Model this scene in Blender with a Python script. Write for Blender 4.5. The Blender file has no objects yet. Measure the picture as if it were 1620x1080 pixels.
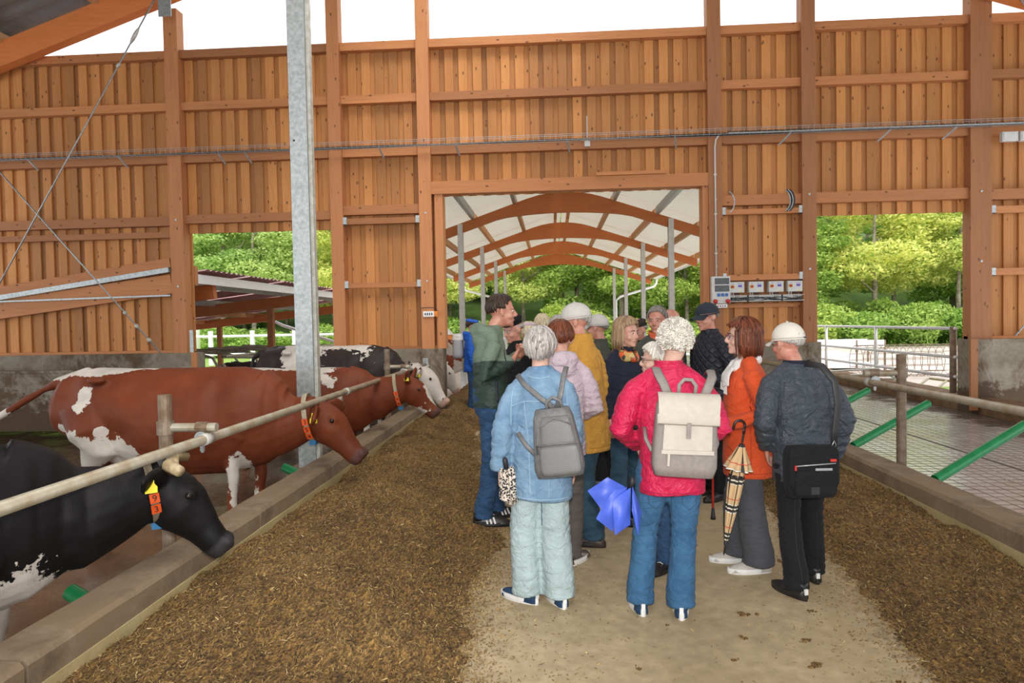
import bpy, bmesh, math, random
import numpy as np
from mathutils import Vector, Matrix, Euler
random.seed(7); rng = np.random.default_rng(7)
S = bpy.context.scene
COL = S.collection
PI = math.pi

# ------------------------------------------------------------------ camera, sky, light, exposure
def cam_ray(u, v, f=1080., yaw=.061, pit=-.0283, roll=-.0195):
    x = (u-810)/f; y = -(v-540)/f
    c, s = math.cos(roll), math.sin(roll); x, y = c*x-s*y, s*x+c*y
    a, b, e = x, 1.0, y
    c, s = math.cos(pit), math.sin(pit); b, e = c*b-s*e, s*b+c*e
    c, s = math.cos(yaw), math.sin(yaw); a, b = c*a-s*b, s*a+c*b
    return Vector((a, b, e))
fw = cam_ray(810, 540)
rt = (cam_ray(1810, 540)-fw).normalized(); upv = (cam_ray(810, -460)-fw).normalized()
cd = bpy.data.cameras.new('camera'); cam = bpy.data.objects.new('camera', cd); COL.objects.link(cam)
cd.sensor_width = 36; cd.lens = 24.0; cd.clip_end = 600; cd.clip_start = .05
M = Matrix((rt, upv, -fw.normalized())).transposed().to_4x4(); M.translation = (0, 0, 1.75)
cam.matrix_world = M
S.camera = cam
W = bpy.data.worlds.new('overcast_sky'); S.world = W; W.use_nodes = True
nt = W.node_tree; bgn = nt.nodes['Background']
tc = nt.nodes.new('ShaderNodeTexCoord'); sp = nt.nodes.new('ShaderNodeSeparateXYZ'); cr = nt.nodes.new('ShaderNodeValToRGB')
nt.links.new(tc.outputs['Generated'], sp.inputs[0]); nt.links.new(sp.outputs['Z'], cr.inputs[0]); nt.links.new(cr.outputs[0], bgn.inputs['Color'])
cr.color_ramp.elements[0].color = (.93, .96, 1, 1); cr.color_ramp.elements[1].color = (1, .99, .97, 1)
bgn.inputs['Strength'].default_value = 1.6
S.view_settings.view_transform = 'Standard'; S.view_settings.look = 'None'
S.view_settings.exposure = 0.33; S.view_settings.gamma = 1.0; S.view_settings.use_curve_mapping = False
# soft sun behind thin cloud
sl = bpy.data.lights.new('veiled_sun', 'SUN'); sl.energy = 1.7; sl.angle = math.radians(25); sl.color = (1, .97, .92)
so = bpy.data.objects.new('veiled_sun', sl); COL.objects.link(so); so.rotation_euler = (math.radians(35), math.radians(18), 0)
# the photographer's flash, on top of the camera
fl = bpy.data.lights.new('camera_flash', 'SPOT'); fl.energy = 470; fl.spot_size = math.radians(100); fl.spot_blend = .8
fl.shadow_soft_size = .06; fl.color = (1, .97, .93)
fo = bpy.data.objects.new('camera_flash', fl); COL.objects.link(fo)
FM = M.copy(); FM.translation = (0.02, -.05, 1.93)
fo.matrix_world = FM
try:
    S.cycles.use_denoising = True
    S.cycles.max_bounces = 8
    S.cycles.diffuse_bounces = 5
except Exception: pass

# ------------------------------------------------------------------ mesh helpers
class MB:
    def __init__(s): s.v = []; s.f = []; s.m = []; s.n = 0
    def add(s, v, f, mi=0):
        v = np.asarray(v, float).reshape(-1, 3)
        s.v.append(v); s.f += [tuple(int(i)+s.n for i in q) for q in f]; s.m += [mi]*len(f); s.n += len(v); return s
    def box(s, lo, hi, mi=0):
        x0, y0, z0 = lo; x1, y1, z1 = hi
        return s.add([(x0,y0,z0),(x1,y0,z0),(x1,y1,z0),(x0,y1,z0),(x0,y0,z1),(x1,y0,z1),(x1,y1,z1),(x0,y1,z1)],
            [(0,3,2,1),(4,5,6,7),(0,1,5,4),(1,2,6,5),(2,3,7,6),(3,0,4,7)], mi)
    def bar(s, a, b, w, h, up=(0,0,1), mi=0):
        a = np.array(a, float); b = np.array(b, float); d = b-a; L = np.linalg.norm(d); d /= L
        up = np.array(up, float); r = np.cross(d, up)
        if np.linalg.norm(r) < 1e-4: r = np.cross(d, (1,0,0))
        r /= np.linalg.norm(r); u = np.cross(r, d)
        v = [p+r*sx*w/2+u*sz*h/2 for p in (a, b) for sx, sz in ((-1,-1),(1,-1),(1,1),(-1,1))]
        return s.add(v, [(0,1,2,3)[::-1],(4,5,6,7),(0,1,5,4),(1,2,6,5),(2,3,7,6),(3,0,4,7)], mi)
    def tube(s, P, R, n=12, mi=0, cap=True, R2=None, up=None, closed=False):
        """P points, R radii (scalar or list); R2 = second radius (ellipse) along 'up'"""
        P = np.array(P, float); k = len(P)
        R = np.full(k, R, float) if np.isscalar(R) else np.array(R, float)
        R2 = R if R2 is None else (np.full(k, R2, float) if np.isscalar(R2) else np.array(R2, float))
        T = np.zeros_like(P)
        T[1:-1] = P[2:]-P[:-2]; T[0] = P[1]-P[0]; T[-1] = P[-1]-P[-2]
        if closed: T[0] = P[1]-P[-1]; T[-1] = P[0]-P[-2]
        T /= np.linalg.norm(T, axis=1)[:, None]+1e-9
        if up is None:
            u0 = np.array((0,0,1.)) if abs(T[0][2]) < .9 else np.array((0,1.,0))
        else: u0 = np.array(up, float)
        vs = []; prev = u0
        for i in range(k):
            r = np.cross(T[i], prev); r /= np.linalg.norm(r)+1e-9; u = np.cross(r, T[i]); prev = u if up is None else u0
            a = np.arange(n)*2*PI/n
            vs.append(P[i]+np.outer(np.cos(a), r)*R[i]+np.outer(np.sin(a), u)*R2[i])
        f = []
        for i in range(k-1 if not closed else k):
            i2 = (i+1) % k
            for j in range(n):
                f.append((i*n+j, i*n+(j+1)%n, i2*n+(j+1)%n, i2*n+j))
        if cap and not closed: f.append(tuple(range(n))[::-1]); f.append(tuple((k-1)*n+j for j in range(n)))
        return s.add(np.concatenate(vs), f, mi)
    def ell(s, c, r, nu=16, nv=10, rot=None, mi=0):
        c = np.array(c, float); r = np.full(3, r, float) if np.isscalar(r) else np.array(r, float)
        vs = [(0,0,-1)]
        for i in range(1, nv):
            t = -PI/2+PI*i/nv
            for j in range(nu): a = 2*PI*j/nu; vs.append((math.cos(t)*math.cos(a), math.cos(t)*math.sin(a), math.sin(t)))
        vs.append((0,0,1)); v = np.array(vs)*r
        if rot is not None: v = v @ np.array(Euler(rot).to_matrix()).T
        f = [(0, 1+(j+1)%nu, 1+j) for j in range(nu)]
        for i in range(nv-2):
            for j in range(nu):
                a = 1+i*nu; f.append((a+j, a+(j+1)%nu, a+nu+(j+1)%nu, a+nu+j))
        l = len(vs)-1; a = 1+(nv-2)*nu
        f += [(a+j, a+(j+1)%nu, l) for j in range(nu)]
        return s.add(v+c, f, mi)
    def loft(s, secs, n=24, mi=0, p=2.0):
        """horizontal sections (z, cx, cy, rx, ry); p = superellipse power"""
        vs = []
        a = np.arange(n)*2*PI/n; ca, sa = np.cos(a), np.sin(a)
        ca = np.sign(ca)*abs(ca)**(2/p); sa = np.sign(sa)*abs(sa)**(2/p)
        for z, cx, cy, rx, ry in secs:
            vs.append(np.stack([cx+rx*ca, cy+ry*sa, np.full(n, z)], 1))
        k = len(secs); f = []
        for i in range(k-1):
            for j in range(n): f.append((i*n+j, i*n+(j+1)%n, (i+1)*n+(j+1)%n, (i+1)*n+j))
        f.append(tuple(range(n))[::-1]); f.append(tuple((k-1)*n+j for j in range(n)))
        return s.add(np.concatenate(vs), f, mi)
    def grid(s, Z, mi=0):
        """Z array (a,b,3)"""
        a, b = Z.shape[:2]
        return s.add(Z.reshape(-1, 3), [(i*b+j, i*b+j+1, (i+1)*b+j+1, (i+1)*b+j) for i in range(a-1) for j in range(b-1)], mi)
    def sub(s, o, M=None, mi=None):
        v = np.concatenate(o.v)
        if M is not None: M = np.array(M); v = v @ M[:3,:3].T + M[:3,3]
        s.v.append(v); s.f += [tuple(i+s.n for i in q) for q in o.f]; s.m += (o.m if mi is None else [mi]*len(o.f)); s.n += len(v); return s
    def V(s): return np.concatenate(s.v)
    def mesh(s, name, smooth=False, off=None):
        me = bpy.data.meshes.new(name); v = s.V()
        if off is not None: v = v-np.array(off)
        me.from_pydata(v.tolist(), [], s.f); me.update()
        if smooth: me.shade_smooth()
        if any(s.m): me.polygons.foreach_set('material_index', s.m)
        return me

def setp(o, label=None, cat=None, group=None, kind=None):
    if label: o['label'] = label
    if cat: o['category'] = cat
    if group: o['group'] = group
    if kind: o['kind'] = kind
    return o
def link(name, me, mat=None, parent=None, loc=None, **k):
    o = bpy.data.objects.new(name, me); COL.objects.link(o)
    if mat is not None and not me.materials:
        for m in (mat if isinstance(mat, (list, tuple)) else [mat]): me.materials.append(m)
    if parent is not None: o.parent = parent
    if loc is not None: o.location = loc
    return setp(o, **k)
def thing(name, label, cat, loc=(0,0,0), rz=0, group=None, kind=None):
    o = bpy.data.objects.new(name, None); COL.objects.link(o); o.empty_display_size = .1
    o.location = loc; o.rotation_euler = (0, 0, rz)
    return setp(o, label, cat, group, kind)
def dup(r, loc=None, rz=None, parent=None, sc=None, **k):
    def cp(o, par):
        c = o.copy(); COL.objects.link(c)
        if par is not None: c.parent = par
        for ch in o.children: cp(ch, c)
        return c
    c = cp(r, parent)
    if loc is not None: c.location = loc
    if rz is not None: c.rotation_euler = (c.rotation_euler[0], c.rotation_euler[1], rz)
    if sc is not None: c.scale = (sc, sc, sc) if np.isscalar(sc) else sc
    return setp(c, **k)
_tmp = None
def bake(mb, name, voxel, smooth=3, fac=.5, disp=None):
    """one continuous skin: voxel union of everything in mb, relaxed; disp(co, no) -> offset along the normal"""
    me = mb.mesh('t'); o = bpy.data.objects.new('t', me); COL.objects.link(o)
    r = o.modifiers.new('r', 'REMESH'); r.mode = 'VOXEL'; r.voxel_size = voxel; r.use_smooth_shade = True
    if smooth: m = o.modifiers.new('s', 'SMOOTH'); m.factor = fac; m.iterations = smooth
    dg = bpy.context.evaluated_depsgraph_get(); dg.update()
    out = bpy.data.meshes.new_from_object(o.evaluated_get(dg)); out.name = name
    bpy.data.objects.remove(o); bpy.data.meshes.remove(me)
    if disp is not None:
        n = len(out.vertices); co = np.empty(n*3); out.vertices.foreach_get('co', co); co = co.reshape(-1, 3)
        no = np.empty(n*3); out.vertex_normals.foreach_get('vector', no); no = no.reshape(-1, 3)
        co = co+no*disp(co, no)[:, None]
        out.vertices.foreach_set('co', co.ravel()); out.update()
    out.shade_smooth()
    return out
def coords(me):
    n = len(me.vertices); co = np.empty(n*3); me.vertices.foreach_get('co', co); return co.reshape(-1, 3)
class SN:
    """cheap smooth noise, vectorised"""
    def __init__(s, seed, n=10, f=1.0):
        r = np.random.default_rng(seed); d = r.normal(size=(n, 3)); d /= np.linalg.norm(d, axis=1)[:, None]
        s.k = d*(f*r.uniform(.5, 1.6, n))[:, None]*2*PI; s.p = r.uniform(0, 2*PI, n); s.n = n
    def __call__(s, co): return np.sin(co @ s.k.T+s.p).sum(1)/math.sqrt(s.n)

# ------------------------------------------------------------------ materials
def NT(name):
    m = bpy.data.materials.new(name); m.use_nodes = True; t = m.node_tree
    return m, t, t.nodes['Principled BSDF']
def N(t, kind, **k):
    n = t.nodes.new('ShaderNode'+kind)
    for a, b in k.items():
        if a in n.inputs.keys() if not a.startswith('_') else False: n.inputs[a].default_value = b
        else: setattr(n, a.lstrip('_'), b)
    return n
def ramp(t, src, stops):
    r = t.nodes.new('ShaderNodeValToRGB'); e = r.color_ramp.elements
    while len(e) < len(stops): e.new(.5)
    for i, (p, c) in enumerate(stops): e[i].position = p; e[i].color = (*c, 1) if len(c) == 3 else c
    t.links.new(src, r.inputs[0]); return r.outputs[0]
def mixc(t, fac, a, b, mode='MIX'):
    n = t.nodes.new('ShaderNodeMix'); n.data_type = 'RGBA'; n.blend_type = mode
    for s, v in ((0, fac), (6, a), (7, b)):
        if hasattr(v, 'links') or isinstance(v, bpy.types.NodeSocket): t.links.new(v, n.inputs[s])
        else: n.inputs[s].default_value = v if s == 0 else (*v, 1) if len(v) == 3 else v
    return n.outputs[2]
def coordn(t, scale=(1,1,1), kind='Object'):
    c = t.nodes.new('ShaderNodeTexCoord'); m = t.nodes.new('ShaderNodeMapping'); m.inputs['Scale'].default_value = scale
    t.links.new(c.outputs[kind], m.inputs[0]); return m.outputs[0]
def noise(t, vec, scale=5, detail=4, rough=.6, dist=0):
    n = t.nodes.new('ShaderNodeTexNoise'); n.inputs['Scale'].default_value = scale; n.inputs['Detail'].default_value = detail
    n.inputs['Roughness'].default_value = rough; n.inputs['Distortion'].default_value = dist; t.links.new(vec, n.inputs['Vector']); return n.outputs[0]
def bump(t, b, h, strength=.3, dist=.01):
    n = t.nodes.new('ShaderNodeBump'); n.inputs['Strength'].default_value = strength; n.inputs['Distance'].default_value = dist
    t.links.new(h, n.inputs['Height']); t.links.new(n.outputs[0], b.inputs['Normal'])
def math_(t, op, a, b=None):
    n = t.nodes.new('ShaderNodeMath'); n.operation = op
    for i, v in enumerate((a, b)):
        if v is None: continue
        if isinstance(v, bpy.types.NodeSocket): t.links.new(v, n.inputs[i])
        else: n.inputs[i].default_value = v
    return n.outputs[0]
def plain(name, c, rough=.6, metal=0, var=.12, sc=30, bs=.15, c2=None, spec=.5, coat=0):
    m, t, b = NT(name); v = coordn(t)
    n = noise(t, v, sc, 4); d = tuple(x*(1-var*2) for x in c) if c2 is None else c2
    t.links.new(ramp(t, n, [(.35, d), (.65, c)]), b.inputs['Base Color'])
    b.inputs['Roughness'].default_value = rough; b.inputs['Metallic'].default_value = metal; b.inputs['Specular IOR Level'].default_value = spec
    if coat: b.inputs['Coat Weight'].default_value = coat
    if bs: bump(t, b, n, bs, .004)
    return m
def wood(name, c, dark, grain=(14, 14, .7), knots=True, rough=.65, rv=.35):
    """c light, dark grain colour; the grain runs along the axis of the small scale"""
    m, t, b = NT(name); oi = t.nodes.new('ShaderNodeObjectInfo')
    co = t.nodes.new('ShaderNodeTexCoord'); ad = t.nodes.new('ShaderNodeVectorMath'); ad.operation = 'ADD'
    cx = t.nodes.new('ShaderNodeCombineXYZ'); t.links.new(math_(t, 'MULTIPLY', oi.outputs['Random'], 37.), cx.inputs[0]); t.links.new(math_(t, 'MULTIPLY', oi.outputs['Random'], 91.), cx.inputs[2])
    t.links.new(co.outputs['Object'], ad.inputs[0]); t.links.new(cx.outputs[0], ad.inputs[1])
    mp = t.nodes.new('ShaderNodeMapping'); mp.inputs['Scale'].default_value = grain; t.links.new(ad.outputs[0], mp.inputs[0])
    n = noise(t, mp.outputs[0], 2.2, 6, .65, 1.2)
    col = ramp(t, n, [(.12, dark), (.5, c), (.85, tuple(min(1, x*1.12) for x in c))])
    rnd = ramp(t, oi.outputs['Random'], [(0, (1-rv, 1-rv*1.1, 1-rv*1.2)), (.45, (.95, .90, .85)), (1, (1+.12, 1.08, 1.0))])
    col = mixc(t, 1.0, col, rnd, 'MULTIPLY')
    if knots:
        mk = t.nodes.new('ShaderNodeMapping'); mk.inputs['Scale'].default_value = tuple(1.0 if g > 3 else .5 for g in grain); t.links.new(ad.outputs[0], mk.inputs[0])
        vo = t.nodes.new('ShaderNodeTexVoronoi'); vo.inputs['Scale'].default_value = 7.5; t.links.new(mk.outputs[0], vo.inputs['Vector'])
        k = ramp(t, vo.outputs['Distance'], [(.0, (1, 1, 1)), (.085, (.85, .85, .85)), (.14, (0, 0, 0))])
        col = mixc(t, k, col, tuple(x*.28 for x in dark))
    big = noise(t, mp.outputs[0], .25, 3)
    col = mixc(t, math_(t, 'MULTIPLY', ramp(t, big, [(.5, (0,0,0)), (.75, (1,1,1))]), .35), col, tuple(x*.7 for x in dark))
    t.links.new(col, b.inputs['Base Color']); b.inputs['Roughness'].default_value = rough
    bump(t, b, n, .25, .004)
    return m
def fabric(name, c, weave=400, rough=.85, var=.15, fold=.0, sheen=.03, c2=None, spec=.2):
    m, t, b = NT(name); v = coordn(t)
    n = noise(t, v, 9, 5, .65); d = tuple(x*(1-var*2) for x in c) if c2 is None else c2
    col = ramp(t, n, [(.3, d), (.7, c)])
    w = noise(t, v, weave, 1)
    t.links.new(mixc(t, .25, col, ramp(t, w, [(.3, (.4,.4,.4)), (.7, (1,1,1))]), 'MULTIPLY'), b.inputs['Base Color'])
    b.inputs['Roughness'].default_value = rough; b.inputs['Sheen Weight'].default_value = sheen; b.inputs['Specular IOR Level'].default_value = spec
    f = noise(t, coordn(t, (6, 6, 9)), 1.7, 4, .55, 1.0)
    h = math_(t, 'ADD', math_(t, 'MULTIPLY', f, 1.0+fold), math_(t, 'MULTIPLY', w, .05))
    bump(t, b, h, .5, .02+.03*fold)
    return m
# ------------------------------------------------------------------ setting materials
WL, WD = (.56, .250, .076), (.40, .150, .038)
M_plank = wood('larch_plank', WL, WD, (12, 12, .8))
M_plank_b = wood('larch_plank_recess_shade', tuple(x*.86 for x in WL), tuple(x*.82 for x in WD), (12, 12, .8))  # same larch, darkened: shade of the grooves put into the colour
M_post = wood('spruce_post', (.50, .215, .085), (.36, .135, .048), (9, 9, .5), knots=True)
M_rail = wood('spruce_rail', (.50, .21, .078), (.36, .135, .045), (.5, 9, 9))
M_glulam = wood('glulam', (.62, .20, .055), (.50, .14, .035), (.5, 5, 5), knots=False)
M_purl = wood('purlin_wood', (.62, .33, .15), (.42, .2, .08), (5, .5, 5), knots=False)
M_galv = plain('galvanised_steel', (.50, .53, .53), .42, .55, .12, 22, .1, c2=(.33, .36, .35))
M_galvw = plain('weathered_zinc', (.60, .60, .56), .5, .25, .15, 14, .1, c2=(.42, .40, .33))
M_bright = plain('bright_zinc_rail', (.75, .76, .76), .4, .35, .05, 14, .05)
def concrete(name, c, d, sc=3, wet=None, bmp=.25, dirt=None, rough=.85, fine=.35):
    m, t, b = NT(name); v = coordn(t)
    n1 = noise(t, v, sc, 8, .7); n2 = noise(t, v, sc*12, 4)
    col = ramp(t, n1, [(.3, d), (.65, c)])
    col = mixc(t, fine, col, ramp(t, n2, [(.3, (.55,)*3), (.7, (1, 1, 1))]), 'MULTIPLY')
    if dirt:
        n3 = noise(t, v, sc*.5, 6, .75, .6)
        col = mixc(t, ramp(t, n3, [(.48, (0,)*3), (.6, (1,)*3)]), col, dirt)
    t.links.new(col, b.inputs['Base Color'])
    if wet is not None:
        n4 = noise(t, v, wet, 5, .6)
        t.links.new(ramp(t, n4, [(.42, (.06,)*3), (.58, (rough,)*3)]), b.inputs['Roughness'])
    else: b.inputs['Roughness'].default_value = rough
    bump(t, b, math_(t, 'ADD', n1, math_(t, 'MULTIPLY', n2, .3)), bmp, .02)
    return m
M_floor = concrete('passage_concrete', (.54, .43, .265), (.36, .275, .155), 1.1, dirt=(.40, .30, .165), rough=.7, fine=.6)
M_pl = concrete('plinth_concrete', (.34, .30, .235), (.15, .115, .07), 1.8, dirt=(.10, .065, .032))
def stain(m, axis, pts, colr, nsc=2.5, rough=.85):
    t = m.node_tree; b = t.nodes['Principled BSDF']; l = b.inputs['Base Color'].links[0].from_socket; v = coordn(t)
    s_ = t.nodes.new('ShaderNodeSeparateXYZ'); t.links.new(v, s_.inputs[0]); n = noise(t, v, nsc, 7, .72)
    g = ramp(t, math_(t, 'MULTIPLY', s_.outputs[axis], pts[1]), pts[0])
    f = math_(t, 'ADD', math_(t, 'SUBTRACT', n, .5), math_(t, 'SUBTRACT', g, .5)); k = ramp(t, f, [(.0, (0,)*3), (.09, (1,)*3)])
    t.links.new(mixc(t, k, l, colr), b.inputs['Base Color'])
    return k
stain(M_pl, 'Z', ([(0, (.85,)*3), (.35, (.55,)*3), (.8, (.30,)*3), (1, (.2,)*3)], .75), (.075, .045, .022))
M_kerb = concrete('kerb_concrete', (.33, .25, .165), (.16, .105, .06), 4, dirt=(.24, .17, .10))
M_resin = concrete('trough_resin', (.60, .50, .27), (.48, .38, .18), 3, rough=.5)
M_slurry = concrete('wet_slurry_floor', (.13, .075, .04), (.045, .026, .014), 3, wet=2.2, bmp=1.0, rough=.4)
M_slurry.node_tree.nodes['Principled BSDF'].inputs['Coat Weight'].default_value = .8; M_slurry.node_tree.nodes['Principled BSDF'].inputs['Coat Roughness'].default_value = .12
M_alley = concrete('wet_alley_sky_glare', (.72, .71, .70), (.50, .46, .42), 2, wet=1.1, bmp=.25, rough=.28)  # pale base colour stands in for the sky glare on the wet floor
M_alley.node_tree.nodes['Principled BSDF'].inputs['Coat Weight'].default_value = 1; M_alley.node_tree.nodes['Principled BSDF'].inputs['Coat Roughness'].default_value = .25
k_ = stain(M_alley, 'X', ([(0, (.85,)*3), (.09, (.55,)*3), (.16, (.22,)*3), (.6, (.26,)*3), (.8, (.5,)*3), (1, (.7,)*3)], .245), (.085, .048, .026), 1.6)
mb_ = M_alley.node_tree; mb_.links.new(ramp(mb_, k_, [(0, (1,)*3), (1, (.25,)*3)]), mb_.nodes['Principled BSDF'].inputs['Coat Weight'])
M_mudk = concrete('muddy_kerb', (.26, .15, .075), (.12, .07, .035), 5, bmp=.7)
M_field = concrete('pale_yard', (.62, .55, .50), (.5, .42, .38), .3, rough=.9)
M_grass = plain('meadow', (.30, .42, .10), .9, 0, .2, 1.2, .3, c2=(.2, .32, .06))
M_hill = plain('forest_floor', (.10, .18, .03), .95, 0, .2, .6, .4)
M_white = plain('white_paint', (.85, .86, .86), .45, 0, .04, 10, .03)
M_black = plain('black_rubber', (.02, .02, .022), .55, 0, .1, 30, .05)
M_green = plain('green_pipe', (.015, .27, .085), .35, 0, .2, 12, .05, c2=(.012, .2, .06))
M_greyplas = plain('grey_plastic', (.62, .62, .59), .45, 0, .05, 10, .03)
M_sheet = None
def trans(name, c, tr=.5, rough=.6):
    m, t, b = NT(name); b.inputs['Base Color'].default_value = (*c, 1); b.inputs['Roughness'].default_value = rough
    x = t.nodes.new('ShaderNodeBsdfTranslucent'); x.inputs[0].default_value = (*c, 1)
    mx = t.nodes.new('ShaderNodeMixShader'); mx.inputs[0].default_value = tr
    t.links.new(b.outputs[0], mx.inputs[1]); t.links.new(x.outputs[0], mx.inputs[2]); t.links.new(mx.outputs[0], t.nodes['Material Output'].inputs[0])
    return m
M_sheet = trans('fibre_cement_sheet', (.66, .63, .54), .30)
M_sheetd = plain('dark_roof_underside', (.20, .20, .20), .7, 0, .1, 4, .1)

# ------------------------------------------------------------------ ground
def slab(name, lo, hi, mat, parent=None, **k):
    m = MB().box((0,0,0), (hi[0]-lo[0], hi[1]-lo[1], hi[2]-lo[2])); return link(name, m.mesh(name), mat, parent, lo, **k)
flo = thing('floor', 'barn floor of worn concrete with wet brown standing areas', 'floor', (0,0,0), kind='structure')
slab('passage', (-2.4, -10, -.1), (3.1, 42, 0), M_floor, flo)
me = MB().grid(np.array([[(x, y, -.15+.004*math.sin(x*13)*math.cos(y*9)) for y in np.linspace(-10, 12.6, 60)] for x in np.linspace(-14, -2.62, 40)])).mesh('standing_area', True)
link('standing_area', me, M_slurry, flo, kind=None, label='dark wet slurry covered standing area')
slab('standing_area', (3.34, -10, -.12), (7.42, 34, -.02), M_alley, flo, label='wet shining alley floor with sky glare in its pale colour')
# grooves of the alley floor, laid rubber mats with a seam
mb = MB()
for i in range(190): y = 3+i*.14; mb.box((3.36, y, -.021), (7.38, y+.006, -.017))
mb.box((5.2, -2, -.021), (5.22, 30, -.013))
for x in np.arange(3.5, 7.3, .14): mb.box((x, 3, -.021), (x+.006, 30, -.0175))
link('mat_seams', mb.mesh('mat_seams'), plain('mat_seam', (.16, .14, .12), .6, 0, .1, 5, 0), flo, kind='stuff')
slab('yard', (-60, 12.6, -.26), (-2.62, 60, -.14), M_field, flo)
slab('yard', (7.6, 12.9, -.16), (60, 48, -.06), M_field, flo)
link('meadow', MB().grid(np.array([[(x, y, -.055) for y in (30, 60)] for x in (-60, -8)])).mesh('meadow'), M_grass, flo)
link('meadow', MB().grid(np.array([[(x, y, -.05+.02*math.sin(x)) for y in np.linspace(13.2, 17.5, 4)] for x in np.linspace(7.75, 16, 9)])).mesh('meadow'), M_grass, flo)
hb = np.array([[(x, y, max(0, (y-46))*.30-.05+.6*math.sin(x*.1)*min(1, max(0, (y-46)/10))) for y in np.linspace(40, 140, 26)] for x in np.linspace(-130, 130, 30)])
link('hillside', MB().grid(hb).mesh('hillside', True), M_hill, None, kind='structure')

# ------------------------------------------------------------------ feed kerbs
def kerb(name, x0, x1, face, label):
    r = thing(name, label, 'kerb', (x0, -2, 0), kind='structure')
    nz = SN(3, 8, .8)
    k = 0
    for i, y in enumerate(np.arange(-2, 12.5, 2.42)):   # cast lengths with open joints
        L = min(2.40, 12.6-y); ys = np.linspace(0, L, 16)
        mb = MB(); w = x1-x0
        prof = [(0, .15), (.0, .27), (.02, .30), (w-.02, .30), (w, .27), (w, .15)]
        Z = np.array([[(px+.004*nz(np.array([[px*9, y+q, pz*9]]))[0], q, pz+.004*nz(np.array([[px*7+3, (y+q)*2, pz*5]]))[0]) for px, pz in prof] for q in ys])
        mb.grid(Z); n = len(prof)
        mb.add(Z[0], [tuple(range(n))[::-1]]); mb.add(Z[-1], [tuple(range(n))])
        link('kerb_board', mb.mesh('kerb_board'), M_kerb, r, (0, y+2, 0))
    fx = face
    link('resin_face', MB().box((min(fx, fx+.02)-x0, 0, 0), (max(fx, fx+.02)-x0, 14.6, .155)).mesh('resin_face'), M_resin, r, label='yellowish coated strip under the kerb board')
    link('kerb_foot', MB().box((.0, 0, -.16), (w-.03, 14.6, .155)).mesh('kerb_foot'), M_kerb, r)
    return r
kerb('feed_kerb', -2.62, -2.35, -2.365, 'long brown concrete feed kerb between the cows and the left feed heap')
kerb('feed_kerb', 3.08, 3.35, 3.075, 'long brown concrete feed kerb between the right feed heap and the wet alley')
mb = MB(); ys = np.linspace(-6, 34, 120); nz = SN(5, 8, .7)
Z = np.array([[(7.40+px+.02*nz(np.array([[px*5, y, pz*5]]))[0], y, pz+.02*nz(np.array([[px*5+4, y, 1.]]))[0]) for px, pz in ((0, -.05), (.0, .2), (.05, .26), (.3, .26), (.3, -.05))] for y in ys])
link('alley_kerb', mb.grid(Z).mesh('alley_kerb', False), M_mudk, None, kind='structure', label='muddy brown kerb along the far side of the wet alley', category='kerb') if False else setp(link('alley_kerb', mb.grid(Z).mesh('alley_kerb'), M_mudk), 'muddy brown kerb along the far side of the wet alley', 'kerb', kind='structure')

# ------------------------------------------------------------------ back wall
WALL_Y = 12.75
wall = thing('wall_back', 'tall orange larch plank gable wall of the barn on a concrete plinth', 'wall', (0, WALL_Y, 0), kind='structure')
OPEN = [(-6.85, -4.1, 3.56), (-2.0, 2.75, 4.12), (4.72, 7.34, 3.56)]     # door holes: x0, x1, top
TOP = 6.93; PL = 1.29
_pc = {}
def plank(x, w, z0, z1, y, mat, name='plank'):
    key = (round(w, 3), round(z1-z0, 3), mat.name)
    if key not in _pc:
        mb = MB(); h = z1-z0; c = .006
        mb.add([(0,0,0),(w,0,0),(w,.024,0),(0,.024,0),(0,0,h),(w,0,h),(w,.024,h),(0,.024,h),(c,-.005,0),(w-c,-.005,0),(c,-.005,h),(w-c,-.005,h)],
               [(0,8,10,4),(8,9,11,10),(9,1,5,11),(1,2,6,5),(2,3,7,6),(3,0,4,7),(0,3,2,1,9,8),(4,10,11,5,6,7)])
        me = mb.mesh('plank'); me.materials.append(mat); _pc[key] = me
    return link(name, _pc[key], None, wall, (x, y-WALL_Y, z0))
x = -13.2; i = 0
while x < 11.5:
    w = .165
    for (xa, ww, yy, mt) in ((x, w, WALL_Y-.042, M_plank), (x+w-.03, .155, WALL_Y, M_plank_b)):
        c = xa+ww/2; z0 = PL+.02
        for a, b, zt in OPEN:
            if a-.02 < c < b+.02: z0 = zt
        plank(round(xa+random.uniform(-.004, .004), 4), ww, z0, TOP, yy, mt)
    x += .262
# posts (front faces at y = 12.5)
POSTS = [(-7.18, -6.92, 7.72, M_post), (-4.09, -3.86, 9.4, M_post), (-2.43, -2.20, 9.8, M_post), (2.82, 3.06, 9.0, M_post), (4.46, 4.70, 8.4, M_post), (7.34, 7.70, 7.3, M_post)]
for a, b, zt, m in POSTS:
    link('post', MB().box((0, 0, 0), (b-a, .24, zt-PL)).mesh('post'), m, wall, (a, -.25, PL))
for a, b, zt in ((-2.15, -2.0, 4.36), (2.72, 2.83, 4.36)):       # jambs of the middle door
    link('door_jamb', MB().box((0, 0, 0), (b-a, .30, zt-PL)).mesh('door_jamb'), M_post, wall, (a, -.20, PL))
for x0, x1 in ((-4.0, -2.4),):
    pass
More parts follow.
